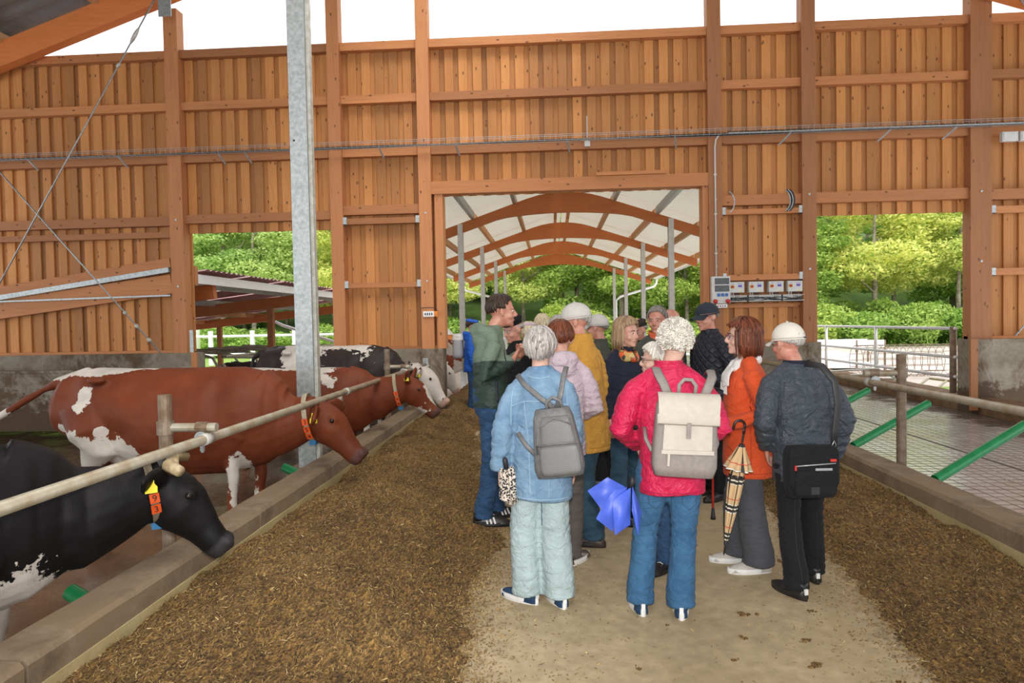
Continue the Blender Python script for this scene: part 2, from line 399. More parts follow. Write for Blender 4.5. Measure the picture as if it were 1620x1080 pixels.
# rails between the posts
SPANS = [(-13, -7.18), (-6.92, -4.09), (-3.86, -2.43), (-2.20, 2.82), (3.06, 4.46), (4.70, 7.34), (7.70, 11.3)]
for a, b in SPANS:
    for z0, z1 in ((6.82, 6.97), (5.85, 6.0), (4.87, 5.03)):
        link('rail', MB().box((0, 0, 0), (b-a, .13, z1-z0)).mesh('rail'), M_rail, wall, (a+.003, -.19, z0))
def rail(a, b, z0, z1, y=-.19, t=.13, name='rail', mat=None):
    return link(name, MB().box((0, 0, 0), (b-a, t, z1-z0)).mesh(name), mat or M_rail, wall, (a, y, z0))
rail(-2.2, 2.82, 4.13, 4.36, -.24, .2, 'header'); rail(-6.92, -4.09, 3.73, 3.89, name='header'); rail(4.7, 7.34, 3.77, 3.96, name='header')
rail(-3.86, -2.43, 3.80, 3.97); rail(-3.83, -2.46, 3.62, 3.73, -.22, .1); rail(-3.83, -2.46, 2.44, 2.53, -.22, .1)
rail(3.06, 4.46, 3.77, 3.95); rail(3.09, 4.44, 3.60, 3.69, -.24, .1); rail(3.09, 4.44, 2.42, 2.52, -.24, .1); rail(3.06, 4.46, 1.93, 2.0, -.1, .08)
rail(7.7, 11.3, 3.74, 3.92); rail(7.75, 11.3, 3.50, 3.62, -.22, .1); rail(7.75, 11.3, 2.41, 2.53, -.22, .1)
rail(-13, -7.18, 3.70, 3.87); rail(-13, -7.18, 3.47, 3.58, -.22, .1)
for a, b in ((-13, -6.95), (-4.09, -2.02), (2.75, 4.70), (7.34, 11.3)):
    rail(a, b, PL, PL+.05, -.16, .12, 'sill')
# zinc joist shoes at the ends of the board rails
for x, z in ((-3.86, 3.61), (-2.50, 3.61), (-3.86, 2.43), (-2.50, 2.43), (3.05, 3.59), (4.40, 3.59), (3.05, 2.41), (4.40, 2.41), (7.70, 3.49), (7.70, 2.40)):
    link('joist_shoe', MB().box((0, 0, 0), (.07, .02, .14)).box((0, 0, 0), (.07, .12, .01)).mesh('joist_shoe'), M_galv, wall, (x, -.245, z))
# slanting rafter board and steel angle of the lean-to, seen on the left bay
for a, b, h, mt, y, nm in (((-13, 2.20), (-7.2, 3.0), .17, M_rail, -.20, 'slanting_rail'), ((-13, 1.9), (-7.2, 2.60), .36, M_rail, -.17, 'slanting_rail'), ((-13, 2.08), (-7.2, 2.86), .09, M_galv, -.26, 'steel_angle'), ((-13, 2.30), (-7.2, 2.38), .03, M_galv, -.22, 'steel_angle')):
    link(nm, MB().bar((a[0], y, a[1]), (b[0], y, b[1]), .1, h).mesh(nm), mt, wall)
# door plates on the jambs
for x, y, z in ((-6.87, -.255, 1.3), (7.345, -.13, 1.3)):
    link('door_plate', MB().box((0, 0, 0), (.07 if x < 0 else .01, .012 if x < 0 else .07, .42)).mesh('door_plate'), M_galv, wall, (x+.01, y, z))
for x in (-7.05, -2.31, 2.94, 4.58, 7.52):
    for z in (3.85, 2.6):
        link('bolt', MB().tube([(0, .0, 0), (0, -.012, 0)], .02, 8).mesh('bolt'), M_galv, wall, (x, -.25, z+random.uniform(-.1, .1)))
# concrete plinth
for a, b, yy in ((-13, -6.78, -.28), (-4.18, -2.04, -.30), (2.78, 4.75, -.30), (7.30, 11.3, -.34)):
    mb = MB(); nz = SN(int(a*3)+60, 8, .6); xs = np.linspace(0, b-a, 24)
    mb.box((0, 0, -.1), (b-a, .42, PL))
    link('plinth', mb.mesh('plinth'), M_pl, wall, (a, yy, 0))
link('plinth_edge_board', MB().box((0, 0, 0), (.12, .05, 1.25)).mesh('b'), M_post, wall, (7.26, -.39, .05)).data.name = 'plinth_edge_board'
link('plinth_edge_board', MB().box((0, 0, 0), (.1, .05, 1.25)).mesh('b'), M_post, wall, (-6.8, -.33, .05)).data.name = 'plinth_edge_board'
setp(link('partition_wall', MB().box((0, 0, 0), (5.6, .16, 1.02)).box((5.48, -.01, -.16), (5.62, .18, 1.07)).box((0, -.02, 1.02), (5.6, .18, 1.06)).mesh('partition_wall'), M_pl, None, (-13.4, 11.4, 0)), 'low stained concrete partition behind the red cow, at left', 'wall', kind='structure')

# ------------------------------------------------------------------ roof of the barn
ceil = thing('ceiling', 'pitched barn roof on timber rafters with an open ridge', 'roof', (0, 0, 0), kind='structure')
RX, RZ, SLP = -.6, 10.15, .335
def zr(x): return RZ-SLP*abs(x-RX)
for y in (12.35, 7.0, 1.4, -4.2):
    for sx in (-1, 1):
        x0, x1 = RX, RX+sx*13.5
        link('rafter', MB().bar((x0, y, zr(x0)-.02), (x1, y, zr(x1)-.02), .2, .44).mesh('rafter'), M_glulam, ceil)
for sx in (-1, 1):
    for d in np.arange(2.0, 13.6, 1.9):
        x = RX+sx*d
        link('purlin', MB().bar((x, -8, zr(x)+.28), (x, 12.9, zr(x)+.28), .12, .2).mesh('purlin'), M_purl, ceil)
    for k in range(7):
        y0 = -8+k*3; n = 31
        Z = np.array([[(RX+sx*d, y, zr(RX+sx*d)+.42+(.03 if (j//2) % 2 else 0)) for j, y in enumerate(np.linspace(y0, y0+3.01, n))] for d in (2.2, 8, 14)])
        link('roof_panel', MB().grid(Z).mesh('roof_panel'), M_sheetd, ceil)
for x, z in ((-6.98, 7.45), (7.5, 7.1)):
    link('rafter_plate', MB().box((-.12, -.02, 0), (.12, .0, .34)).mesh('rafter_plate'), M_galv, ceil, (x, 12.24, z))
# bracing rods with turnbuckles in front of the wall
def rod(a, b, lab, tb=()):
    t = thing('bracing_rod', lab, 'brace rod', a); d = np.array(b)-np.array(a)
    link('rod', MB().tube([(0, 0, 0), d], .014, 8).mesh('rod', True), M_galv, t)
    for f, l in tb:
        p = d*f; q = d*(f+l/np.linalg.norm(d)); m = (p+q)/2
        link('turnbuckle', MB().tube([p, p*.75+q*.25, m, p*.25+q*.75, q], [.014, .034, .038, .034, .014], 10).mesh('turnbuckle', True), M_galvw, t)
    return t
rod((-10.9, 12.2, 1.75), (-7.15, 12.2, 7.75), 'long thin steel bracing rod rising to the right across the left bay', ((.80, .10), (.87, .34)))
rod((-7.25, 12.2, 1.3), (-11.0, 12.2, 5.6), 'steel bracing rod falling to the right across the left bay', ((.05, .1), (.11, .1), (.17, .08)))
rod((9.2, 12.2, 2.9), (7.9, 12.2, 1.35), 'short steel bracing rod above the plinth at the right edge', ((.3, .12),))
rod((8.7, 12.2, 5.9), (7.75, 12.2, 7.4), 'black steel bracing rod under the roof at the top right corner', ((.3, .5),))

# ------------------------------------------------------------------ cable tray and fittings on the wall
tr = thing('cable_tray', 'long thin wire mesh cable tray running across the plank wall', 'cable tray', (0, 12.3, 4.98))
mb = MB()
for dy, dz in ((0, 0), (.12, 0), (0, .1), (.12, .1), (.06, 0)): mb.bar((-13, dy, dz), (11.2, dy, dz), .006, .006)
for x in np.arange(-13, 11.2, .1): mb.bar((x, 0, .1), (x, 0, 0), .004, .004); mb.bar((x, 0, 0), (x, .12, 0), .004, .004)
link('wire_basket', mb.mesh('wire_basket'), M_galv, tr, kind='stuff')
xs = np.linspace(-13, 11.2, 160); nz = SN(9, 6, .3)
for k in range(3):
    z = .012+.012*nz(np.stack([xs, xs*0+k*7, xs*0], 1)); link('cable', MB().tube(np.stack([xs, xs*0+.03+.03*k, z], 1), .009, 6).mesh('cable', True), M_black, tr)
xs2 = xs[xs > 3.0]
for k in range(4):
    z = .03+.016*nz(np.stack([xs2*1.5, xs2*0+k*5, xs2*0], 1)); link('cable', MB().tube(np.stack([xs2, xs2*0+.02+.025*k, z], 1), .012, 6).mesh('cable', True), M_black if k else M_galv, tr)
for x in (-12.3, -9.75, -8.0, -6.1, -5.6, -3.1, -1.7, .3, 2.2, 4.2, 5.9, 7.0, 9.2):
    link('bracket', MB().bar((x, .0, -.02), (x+(.05 if x < 4 else -.15)*1, .18, -.18), .03, .02).mesh('bracket'), M_galv, tr)
for i in range(5):
    setp(link('junction_box', MB().box((0, 0, 0), (.26, .08, .16)).box((.02, -.01, .02), (.24, 0, .14)).mesh('junction_box'), M_greyplas, None, (7.78+i*.30, 12.35, 4.70)), ('first', 'second', 'third', 'fourth', 'fifth')[i]+' from the left of small grey boxes under the cable tray, right edge', 'box', 'grey boxes at the right edge')
setp(link('junction_box', MB().box((0, 0, 0), (.1, .05, .1)).tube([(.05, .02, .1), (.05, .02, .55)], .008, 6).mesh('junction_box'), M_greyplas, None, (.62, 12.5, 4.9)), 'small square grey junction box on the rail above the middle door', 'box')
cp = thing('conduit', 'thin grey conduit down the timber post right of the middle door', 'conduit', (2.93, 12.47, 2.5))
link('pipe', MB().tube([(0, 0, 0), (0, 0, 2.3), (.01, -.03, 2.42), (.06, -.1, 2.5)], .014, 8).mesh('pipe', True), M_greyplas, cp)
for z in (.4, 1.1, 1.8): link('clip', MB().box((-.025, -.016, z), (.025, .02, z+.02)).mesh('clip'), M_greyplas, cp)
for (x, lab) in ((3.1, 'loop of cable on the board rail beside the middle door post'), (4.07, 'thick black cable loop hanging over the board rail above the control boxes')):
    c = thing('cable_loop', lab, 'cable', (x, 12.4, 3.6))
    for k in range(1 if x < 4 else 4):
        a = np.linspace(-1.2, 1.2, 12); link('cable', MB().tube(np.stack([.0+.14*np.cos(a)+.02*k, -.02-.012*k+0*a, .2+.2*np.sin(a)], 1), .012, 6).mesh('cable', True), M_black if k % 2 else M_galv, c)
setp(link('loose_board', MB().box((0, 0, 0), (1.24, .05, .06)).mesh('loose_board'), M_rail, None, (.82, 12.45, 4.362)), 'short brown board lying on the header over the middle door', 'board')
# electric boxes
M_red = plain('red_plastic', (.55, .03, .02), .4, 0, .05, 10, 0); M_yel = plain('yellow_plastic', (.75, .55, .04), .45, 0, .05, 10, 0)
M_blue = plain('blue_plastic', (.03, .14, .45), .4, 0, .05, 10, 0); M_scr = plain('violet_display', (.12, .05, .42), .25, 0, .05, 10, 0)
M_glassd = plain('smoked_window', (.06, .07, .075), .15, 0, .3, 25, .1)
M_bluetxt = plain('blue_print', (.08, .22, .6), .5, 0, 0, 10, 0)
pos4 = ['first control box from the left, beside the socket panel', 'second control box from the left', 'third control box from the left', 'fourth control box, farthest right by the post']
for i, x in enumerate((3.17, 3.51, 3.86, 4.19)):
    t = thing('control_box', 'grey '+pos4[i], 'control box', (x, 12.5, 2.20), group='four control boxes in a row on the wall')
    link('housing', MB().box((0, 0, 0), (.26, .12, .19)).box((.008, -.012, .008), (.252, 0, .182)).mesh('housing'), M_greyplas, t)
    link('switch_plate', MB().box((.02, -.018, .075), (.08, -.011, .135)).mesh('switch_plate'), M_yel, t)
    link('knob', MB().tube([(.05, -.018, .105), (.05, -.045, .105)], .024, 12).box((.045, -.055, .085), (.055, -.045, .125)).mesh('knob'), M_red, t)
    link('display', MB().box((.15, -.016, .095), (.215, -.011, .135)).mesh('display'), M_scr, t)
    link('print', MB().box((.04, -.014, .152), (.075, -.0115, .162)).mesh('print'), M_bluetxt, t); link('print', MB().box((.14, -.014, .152), (.215, -.0115, .16)).mesh('print'), M_bluetxt, t)
    link('sticker', MB().box((.16, -.014, .012), (.21, -.0115, .024)).mesh('sticker'), M_yel, t)
    for k, dx in enumerate((.02, .06, .1, .13, .16)):
        link('gland', MB().tube([(dx+.02, .06, 0), (dx+.02, .06, -.035)], .009, 8).tube([(dx+.02, .06, -.03), (dx+.02, .06, -.09)], .005, 6).mesh('gland'), M_greyplas if k < 2 else M_black, t)
t = thing('socket_panel', 'tall grey electrical distribution panel with sockets on the right post', 'socket panel', (2.83, 12.45, 1.93))
link('housing', MB().box((0, -.08, .08), (.32, .04, .56)).box((.07, -.07, 0), (.27, .02, .07)).mesh('housing'), M_greyplas, t)
for z in (.42, .29): link('window', MB().box((.05, -.09, z), (.30, -.078, z+.11)).box((.055, -.094, z+.005), (.06, -.09, z+.1)).mesh('window'), M_glassd, t)
for k in range(3): link('socket', MB().box((.09+.07*k, -.10, .205), (.138+.07*k, -.079, .255)).tube([(.114+.07*k, -.098, .24), (.114+.07*k, -.108, .24)], .022, 10).mesh('socket'), M_blue, t)
for k in (0, 1): link('power_outlet', MB().tube([(.05+.22*k, -.08, .125), (.05+.22*k, -.13, .115)], [.035, .04], 14).mesh('power_outlet', True), M_red, t)
link('breaker_strip', MB().box((.08, -.08, .02), (.26, -.069, .055)).mesh('breaker_strip'), M_white, t)
for k in range(4): link('breaker', MB().box((.09+.042*k, -.084, .026), (.115+.042*k, -.079, .045)).mesh('breaker'), M_black if k % 2 else M_red, t)
t = thing('cable_duct', 'open grey cable duct full of black wires under the control boxes', 'cable duct', (3.14, 12.48, 2.03))
link('channel', MB().box((0, .08, 0), (1.34, .09, .12)).box((0, 0, 0), (1.34, .08, .008)).box((0, 0, .112), (1.34, .02, .12)).box((0, 0, .0), (1.34, .006, .02)).mesh('channel'), M_greyplas, t)
for k in range(8):
    a = np.linspace(.03, 1.3, 30); z = .05+.03*np.sin(a*random.uniform(4, 9)+k); link('wire', MB().tube(np.stack([a, a*0+.02+.005*k, z], 1), .005, 5).mesh('wire', True), M_black, t)
for x in (.33, .93): link('strap', MB().box((x, -.005, 0), (x+.03, .0, .12)).mesh('strap'), M_black, t)
rail(3.1, 4.46, 2.14, 2.42, -.1, .03, 'backing_board')
t = thing('switch_box', 'small white switch box with orange end on the left door post', 'switch', (-2.39, 12.46, 1.88))
link('housing', MB().box((0, 0, 0), (.2, .05, .1)).mesh('housing'), M_white, t)
link('end_cap', MB().box((.2, 0, 0), (.27, .055, .1)).tube([(.235, 0, .05), (.235, -.02, .05)], .022, 10).mesh('end_cap'), plain('orange_plastic', (.8, .25, .02), .4, 0, .05, 10, 0), t)
link('button_row', MB().box((.03, -.008, .03), (.05, 0, .07)).box((.07, -.008, .03), (.09, 0, .07)).box((.11, -.008, .03), (.13, 0, .07)).box((.15, -.008, .03), (.17, 0, .07)).mesh('button_row'), M_black, t)
link('cable', MB().tube([(.24, .03, .1), (.23, .02, .16), (.1, .02, .17), (-.05, .02, .165)], .006, 6).mesh('cable', True), M_black, t)

# ------------------------------------------------------------------ feed heaps
def edgeL(y): return np.interp(y, [-3, 2.5, 3.3, 4.2, 5.0, 5.6, 6.5, 8, 10, 13, 40], [-.3, -.45, -.52, -.55, -.5, -.45, -.62, -.9, -1.15, -1.35, -1.6])
def edgeR(y): return np.interp(y, [-3, 2.5, 3.3, 4.8, 5.5, 6.9, 8.8, 13, 40], [1.75, 1.75, 1.8, 1.97, 1.9, 2.0, 2.3, 2.5, 2.7])
hn = [SN(21, 12, .5), SN(22, 12, 1.6), SN(23, 14, 4.5), SN(24, 16, 11), SN(25, 16, 24)]
def feedz(x, y, side):
    e = (edgeL if side < 0 else edgeR)(y); k = -2.36 if side < 0 else 3.07
    p = np.stack([x, y, 0*x], -1).reshape(-1, 3)
    e = e+(.045*hn[1](p)+.03*hn[2](p)+.02*hn[3](p)).reshape(x.shape)
    t = np.clip((e-x)/(e-k) if side < 0 else (x-e)/(k-e), 0, 1)
    prof = np.interp(t, [0, .08, .3, .65, .9, 1.0], [0, .022, .13, .20, .15, .085])
    nn = (.022*hn[0](p)+.018*hn[1](p)+.012*hn[2](p)+.007*hn[3](p)+.005*hn[4](p)).reshape(x.shape)
    t = np.where((y > 12.2) & (y < 13.3) & ((x < -1.98) | (x > 2.70)), 0, t)
    return np.where(t > 0, np.maximum(prof+nn*np.clip(t*8, 0, 1), .006+.01*t), -.02), t
m, t_, b = NT('feed_mix'); v = coordn(t_)
fc = ramp(t_, noise(t_, v, 2.0, 6, .7), [(.3, (.115, .062, .018)), (.5, (.19, .108, .033)), (.72, (.27, .165, .056))])
fv = t_.nodes.new('ShaderNodeTexVoronoi'); fv.inputs['Scale'].default_value = 85; t_.links.new(coordn(t_, (1, .45, 1)), fv.inputs['Vector'])
fc = mixc(t_, .75, fc, ramp(t_, fv.outputs['Color'], [(.2, (.28, .24, .2)), (.55, (1, 1, 1)), (.85, (1.9, 1.8, 1.5))]), 'MULTIPLY')
t_.links.new(fc, b.inputs['Base Color']); b.inputs['Roughness'].default_value = .95
bump(t_, b, math_(t_, 'ADD', fv.outputs['Distance'], noise(t_, v, 40, 4)), .9, .02); M_feed = m
m, t_, b = NT('feed_stalk'); a_ = t_.nodes.new('ShaderNodeAttribute'); a_.attribute_name = 'shade'
t_.links.new(ramp(t_, a_.outputs['Fac'], [(0, (.07, .038, .012)), (.45, (.21, .125, .042)), (.8, (.42, .28, .10)), (1, (.72, .58, .30))]), b.inputs['Base Color']); b.inputs['Roughness'].default_value = .9; M_stalk = m
def slivers(P, L, wd, lift, tilt):
    n = len(P); a = rng.uniform(0, 2*PI, n); tl = rng.normal(0, tilt, n); L = L*rng.uniform(.4, 1.5, n)
    d = np.stack([np.cos(a)*np.cos(tl), np.sin(a)*np.cos(tl), np.sin(tl)], 1)*L[:, None]/2
    s = np.stack([-np.sin(a), np.cos(a), rng.normal(0, .5, n)], 1)*wd/2
    c = P+np.array((0, 0, lift)); V = np.stack([c-d-s, c+d-s*.4, c+d+s*.4, c-d+s], 1).reshape(-1, 3)
    return V, np.arange(n*4).reshape(-1, 4)
def sliver_obj(name, P, L, wd, lift, tilt, mat, lab, cat, loc, shade=None, parent=None):
    V, F = slivers(P, L, wd, lift, tilt); me = bpy.data.meshes.new(name)
    me.vertices.add(len(V)); me.vertices.foreach_set('co', (V-np.array(loc)).ravel().astype(np.float32)); me.loops.add(F.size); me.loops.foreach_set('vertex_index', F.ravel())
    me.polygons.add(len(F)); me.polygons.foreach_set('loop_start', np.arange(len(F))*4); me.update(calc_edges=True); me.validate()
    at = me.attributes.new('shade', 'FLOAT', 'POINT'); s = rng.beta(2, 2.6, len(F)) if shade is None else shade
    at.data.foreach_set('value', np.repeat(s, 4).astype(np.float32))
    return setp(link(name, me, mat, parent, loc if parent is None else None), lab, cat, kind='stuff')
for side, lab in ((-1, 'long brown heap of chopped silage feed along the left kerb'), (1, 'brown heap of chopped silage feed along the right kerb')):
    k, e0 = (-2.36, .05) if side < 0 else (3.07, 1.45)
    ys = np.concatenate([np.arange(1.5, 8, .02), np.arange(8, 16, .05), np.arange(16, 40, .4)]); xs = np.linspace(min(k, e0), max(k, e0), 110)
    X, Y = np.meshgrid(xs, ys, indexing='ij'); Z, T = feedz(X, Y, side)
    loc = ((k+e0)/2, 3, 0); V = np.stack([X, Y, Z], -1)
    mb = MB(); nA, nB = X.shape
    keep = T > 0; kk = keep[:-1, :-1] | keep[1:, 1:] | keep[:-1, 1:] | keep[1:, :-1]
    mb.v.append(V.reshape(-1, 3)); mb.n = V.size//3
    I, J = np.nonzero(kk)
    for a, c in zip(I.tolist(), J.tolist()): mb.f.append((a*nB+c, (a+1)*nB+c, (a+1)*nB+c+1, a*nB+c+1))
    mb.m = [0]*len(mb.f)
    heap = setp(link('silage_heap', mb.mesh('silage_heap', True, loc), M_feed, None, loc), lab, 'feed', kind='stuff')
    n = 70000 if side < 0 else 42000
    y = 2.2+(12-2.2)*rng.uniform(0, 1, n)**1.7; x = rng.uniform(min(k, e0), max(k, e0), n)
    z, T = feedz(x, y, side); ok = T > .01
    P = np.stack([x, y, z], 1)[ok]
    sliver_obj('loose_stalks', P, .026, .0045, .004, .45, M_stalk, 'short chopped pale and dark stalks', None, loc, parent=heap)
# crumbs strewn over the passage
n = 40000; y = 2.4+9*rng.uniform(0, 1, n)**1.5
side = rng.uniform(0, 1, n) < .62; dd = np.where(rng.uniform(0, 1, n) < .72, rng.exponential(.075, n), rng.exponential(.32, n))
x = np.where(side, edgeL(y)-.06+dd, edgeR(y)+.06-dd*.8); ok = (x > -1.2) & (x < 2.3)
sliver_obj('feed_crumbs', np.stack([x, y, 0*x], 1)[ok], .015, .006, .004, .3, M_stalk, 'crumbs of feed strewn over the concrete passage', 'feed', (.5, 4, 0), rng.beta(2.4, 2.4, ok.sum()))
cl = [(1.12, 4.05, .05), (1.02, 3.75, .03), (1.34, 3.72, .03), (1.28, 3.45, .05), (1.62, 4.95, .04), (1.05, 5.3, .035), (1.5, 4.1, .02), (.9, 3.5, .02), (1.62, 3.3, .02), (.4, 3.4, .015), (.62, 3.9, .01)]
for ci, (x, y, r) in enumerate(sorted(cl, key=lambda q: q[1])):
    mb = MB(); 
    for k in range(7): mb.ell((random.uniform(-r, r), random.uniform(-r, r)*.6, .004), (r*random.uniform(.2, .5), r*random.uniform(.15, .35), .006), 7, 4)
    setp(link('feed_clump', mb.mesh('feed_clump'), M_feed, None, (x, y, 0)), 'small dark clump of feed on the bare passage, %s nearest the camera' % ('very', 'second', 'third', 'fourth', 'fifth', 'sixth', 'seventh', 'eighth', 'ninth', 'tenth', 'eleventh')[ci], 'feed', 'feed clumps on the passage')
# ------------------------------------------------------------------ posts and pipes along the kerbs
M_pipe = plain('dirty_pipe', (.45, .42, .33), .45, .35, .25, 7, .15, c2=(.33, .26, .17))
M_rust = plain('soiled_steel_post', (.28, .22, .16), .6, .3, .3, 10, .3, c2=(.16, .10, .06))
def tubepost(x, y, z0, z1, sgn, lab, mat, pipez, r=.045):
    t = thing('rail_post', lab, 'post', (x, y, z0))
    h = z1-z0
    link('pole', MB().tube([(0, 0, 0), (0, 0, h)], r, 16).mesh('pole', False), mat, t)
    za = pipez+.075-z0
    link('arm', MB().tube([(0, 0, za), (sgn*.36, 0, za)], .03, 12).mesh('arm', False), M_pipe, t)
    link('collar', MB().tube([(0, 0, za-.045), (0, 0, za+.045)], r+.012, 14).tube([(sgn*.22, 0, za), (sgn*.30, 0, za)], .038, 12).mesh('collar', False), mat, t, kind='stuff')
    link('clamp', MB().tube([(sgn*.26, -.03, za-.07), (sgn*.26, .03, za-.07)], .046, 14).box((sgn*.26-.012, -.02, za-.16), (sgn*.26+.012, 0, za-.02)).mesh('clamp', False), M_galv, t)
    link('bolt', MB().tube([(sgn*.26, -.01, za-.13), (sgn*.26, -.01, za-.17)], .011, 6).mesh('bolt'), M_galv, t)
    return t
tubepost(-2.66, 4.50, -.15, 1.30, 1, 'round steel post in front of the red cow, nearest at left', M_rust, 1.0)
tubepost(-2.66, 10.75, -.15, 1.36, 1, 'round steel post by the black and white cow, near the back wall', M_rust, 1.0)
tubepost(3.42, 6.95, -.02, 1.36, -1, 'soiled steel post between the wet alley and the right feed heap', M_rust, 1.10)
t = thing('steel_column', 'tall galvanised steel roof column rising between the red cows', 'column', (-2.84, 7.72, -.15))
c_ = MB(); w = .20
c_.box((-.10, -.10, 0), (.085, -.088, 9.3)).box((-.10, .088, 0), (.085, .10, 9.3)).box((-.012, -.09, 0), (-.002, .09, 9.3)).box((.085, -.10, 0), (.1, -.085, 9.3))
link('profile', c_.mesh('profile'), M_galv, t)
link('side_channel', MB().box((.088, -.04, .2), (.128, .05, 9.3)).mesh('side_channel'), M_galvw, t)
link('arm', MB().tube([(.1, -.07, 1.06), (.42, -.07, 1.06)], .032, 12).mesh('arm'), M_pipe, t)
link('clamp', MB().tube([(.38, -.1, .99), (.38, -.04, .99)], .047, 14).mesh('clamp'), M_galv, t)
link('column_foot', MB().box((-.2, -.22, 0), (.15, .2, .28)).mesh('column_foot'), M_kerb, t)
link('bolt', MB().tube([(-.05, -.1, 4.0), (-.05, -.108, 4.0)], .012, 6).mesh('bolt'), M_black, t)
def rail_pipe(x, z, y0, y1, lab, joints=(), x1=None):
    t = thing('neck_rail', lab, 'pipe', (x, y0, z)); x1 = x if x1 is None else x1
    P = [(0, 0, 0), (x1-x, y1-y0, 0)]
    link('pipe', MB().tube(P, .033, 16).mesh('pipe', True), M_pipe, t)
    for j in joints:
        f = (j-y0)/(y1-y0); link('joint', MB().tube([((x1-x)*f, j-y0-.05, 0), ((x1-x)*f, j-y0+.05, 0)], .041, 14).mesh('joint', True), M_galvw, t)
    return t
rail_pipe(-2.36, 1.0, 1.2, 12.42, 'long pale neck rail pipe over the left feed kerb', (4.47, 7.62, 10.7))
rail_pipe(3.13, 1.085, 1.5, 12.42, 'long dirty neck rail pipe over the right feed kerb', (3.9, 7.0))
# pipe stub seen at the plinth to the right of the door, and the cubicle pipes outside
t = thing('wall_clamp', 'steel clamp holding the left neck rail to the plinth', 'clamp', (-2.36, 12.45, 1.0))
link('plate', MB().box((-.05, -.02, -.1), (.05, 0, .12)).tube([(0, -.02, 0), (0, -.1, 0)], .042, 12).mesh('plate'), M_galv, t)
gl = ['nearest green pipe slanting up from the right kerb at the picture edge', 'middle green pipe slanting over the wet alley behind the steel post', 'farthest short green pipe end seen past the dark jacket']
for i, y in enumerate((6.28, 7.95, 9.5)):
    t = thing('green_pipe', gl[i], 'pipe', (3.38, y, .27), group='green pipes over the wet alley')
    link('tube', MB().tube([(0, 0, 0), (1.05, .42, .42)], .045, 16, cap=False).tube([(1.05, .42, .42), (0, 0, 0)], .040, 16, cap=False).mesh('tube', True), M_green, t)
gl = ['green pipe end beside the kerb below the black cow', 'green pipe end behind the kerb under the near red cow', 'green pipe end at the kerb beyond the steel column']
for i, (x, y) in enumerate(((-2.64, 3.80), (-2.74, 7.28), (-2.7, 9.2))):
    t = thing('green_pipe', gl[i], 'pipe', (x, y, .10), group='green pipes behind the left kerb')
    link('foot', MB().box((-.18, .0, -.25), (-.12, .06, .05)).mesh('foot'), M_rust, t)
    link('tube', MB().tube([(0, 0, 0), (-.26, .05, .10)], .048, 16, cap=False).tube([(-.26, .05, .10), (0, 0, 0)], .042, 16, cap=False).mesh('tube', True), M_green, t)

# ------------------------------------------------------------------ railing and scrap outside the right door
t = thing('railing', 'bright galvanised pipe railing outside the right door opening', 'railing', (7.52, 13.25, 0))
RZs = (1.47, .93, .56)
for z in RZs: link('rail', MB().tube([(0, 0, z), (0, 22, z)], .032, 10).mesh('rail', True), M_bright, t)
for y in (.1, 3.2, 6.1, 9.1, 12.1): link('post', MB().tube([(0, y, .0), (0, y, 1.5)], .038 if y > .2 else .06, 10).mesh('post', True), M_bright if y > .2 else M_rust, t)
def frame(nm, lab, loc, rot, w, h, n, mat, cat='gate'):
    t = thing(nm, lab, cat, loc); t.rotation_euler = rot
    for q in ((0, 0, 0, h), (w, 0, w, h)): link('upright', MB().tube([(q[0], 0, q[1]), (q[2], 0, q[3])], .03, 8).mesh('upright'), mat, t)
    for k in range(n): link('bar', MB().tube([(0, 0, h*k/(n-1)), (w, 0, h*k/(n-1))], .026, 8).mesh('bar'), mat, t)
    return t
frame('old_gate', 'galvanised tube gate lying tilted on the pile outside', (8.0, 14.6, .06), (math.radians(-78), .05, math.radians(75)), 3.2, 1.0, 4, M_bright)
frame('old_gate', 'rusty ended tube gate lying lowest on the pile outside', (8.2, 13.9, .02), (math.radians(-84), -.03, math.radians(55)), 2.8, 1.1, 4, M_pipe)
frame('old_gate', 'tube gate leaning at the back of the pile outside', (8.3, 16.2, .05), (math.radians(-62), .1, math.radians(95)), 3.0, 1.0, 5, M_bright)
t = thing('mesh_roll', 'roll of rusty wire mesh lying on the bright yard outside', 'wire mesh', (8.6, 20, .0)); mb = MB()
for k in range(14): a = np.linspace(0, 2*PI, 17); mb.tube(np.stack([a*0+k*.2, .45*np.cos(a), .45+.45*np.sin(a)], 1), .008, 4, cap=False)
for a in np.linspace(0, 2*PI, 16)[:-1]: mb.tube([(0, .45*math.cos(a), .45+.45*math.sin(a)), (2.6, .45*math.cos(a), .45+.45*math.sin(a))], .008, 4)
link('wire_netting', mb.mesh('wire_netting'), M_rust, t, kind='stuff')
t = thing('crate_trailer', 'white mesh sided cart standing outside the right door', 'cart', (8.6, 23, -.06))
link('bed', MB().box((0, 0, .1), (2.2, 1.2, .2)).mesh('bed'), M_white, t)
for q in ((0, 0), (2.2, 0), (0, 1.2), (2.2, 1.2), (1.3, 0)): link('stake', MB().bar((q[0], q[1], 0), (q[0], q[1], 1.0), .05, .05).mesh('stake'), M_rust, t)
for q in ((0, 0, 2.2, 0), (0, 1.2, 2.2, 1.2)): link('side_board', MB().box((q[0], q[1]-.02, .75), (q[2], q[3]+.02, 1.0)).box((q[0], q[1]-.02, .3), (1.3, q[3]+.02, .6)).mesh('side_board'), M_white, t, kind='stuff')

M_cpost = plain('canopy_zinc_post', (.66, .67, .66), .5, .15, .08, 9, .05)
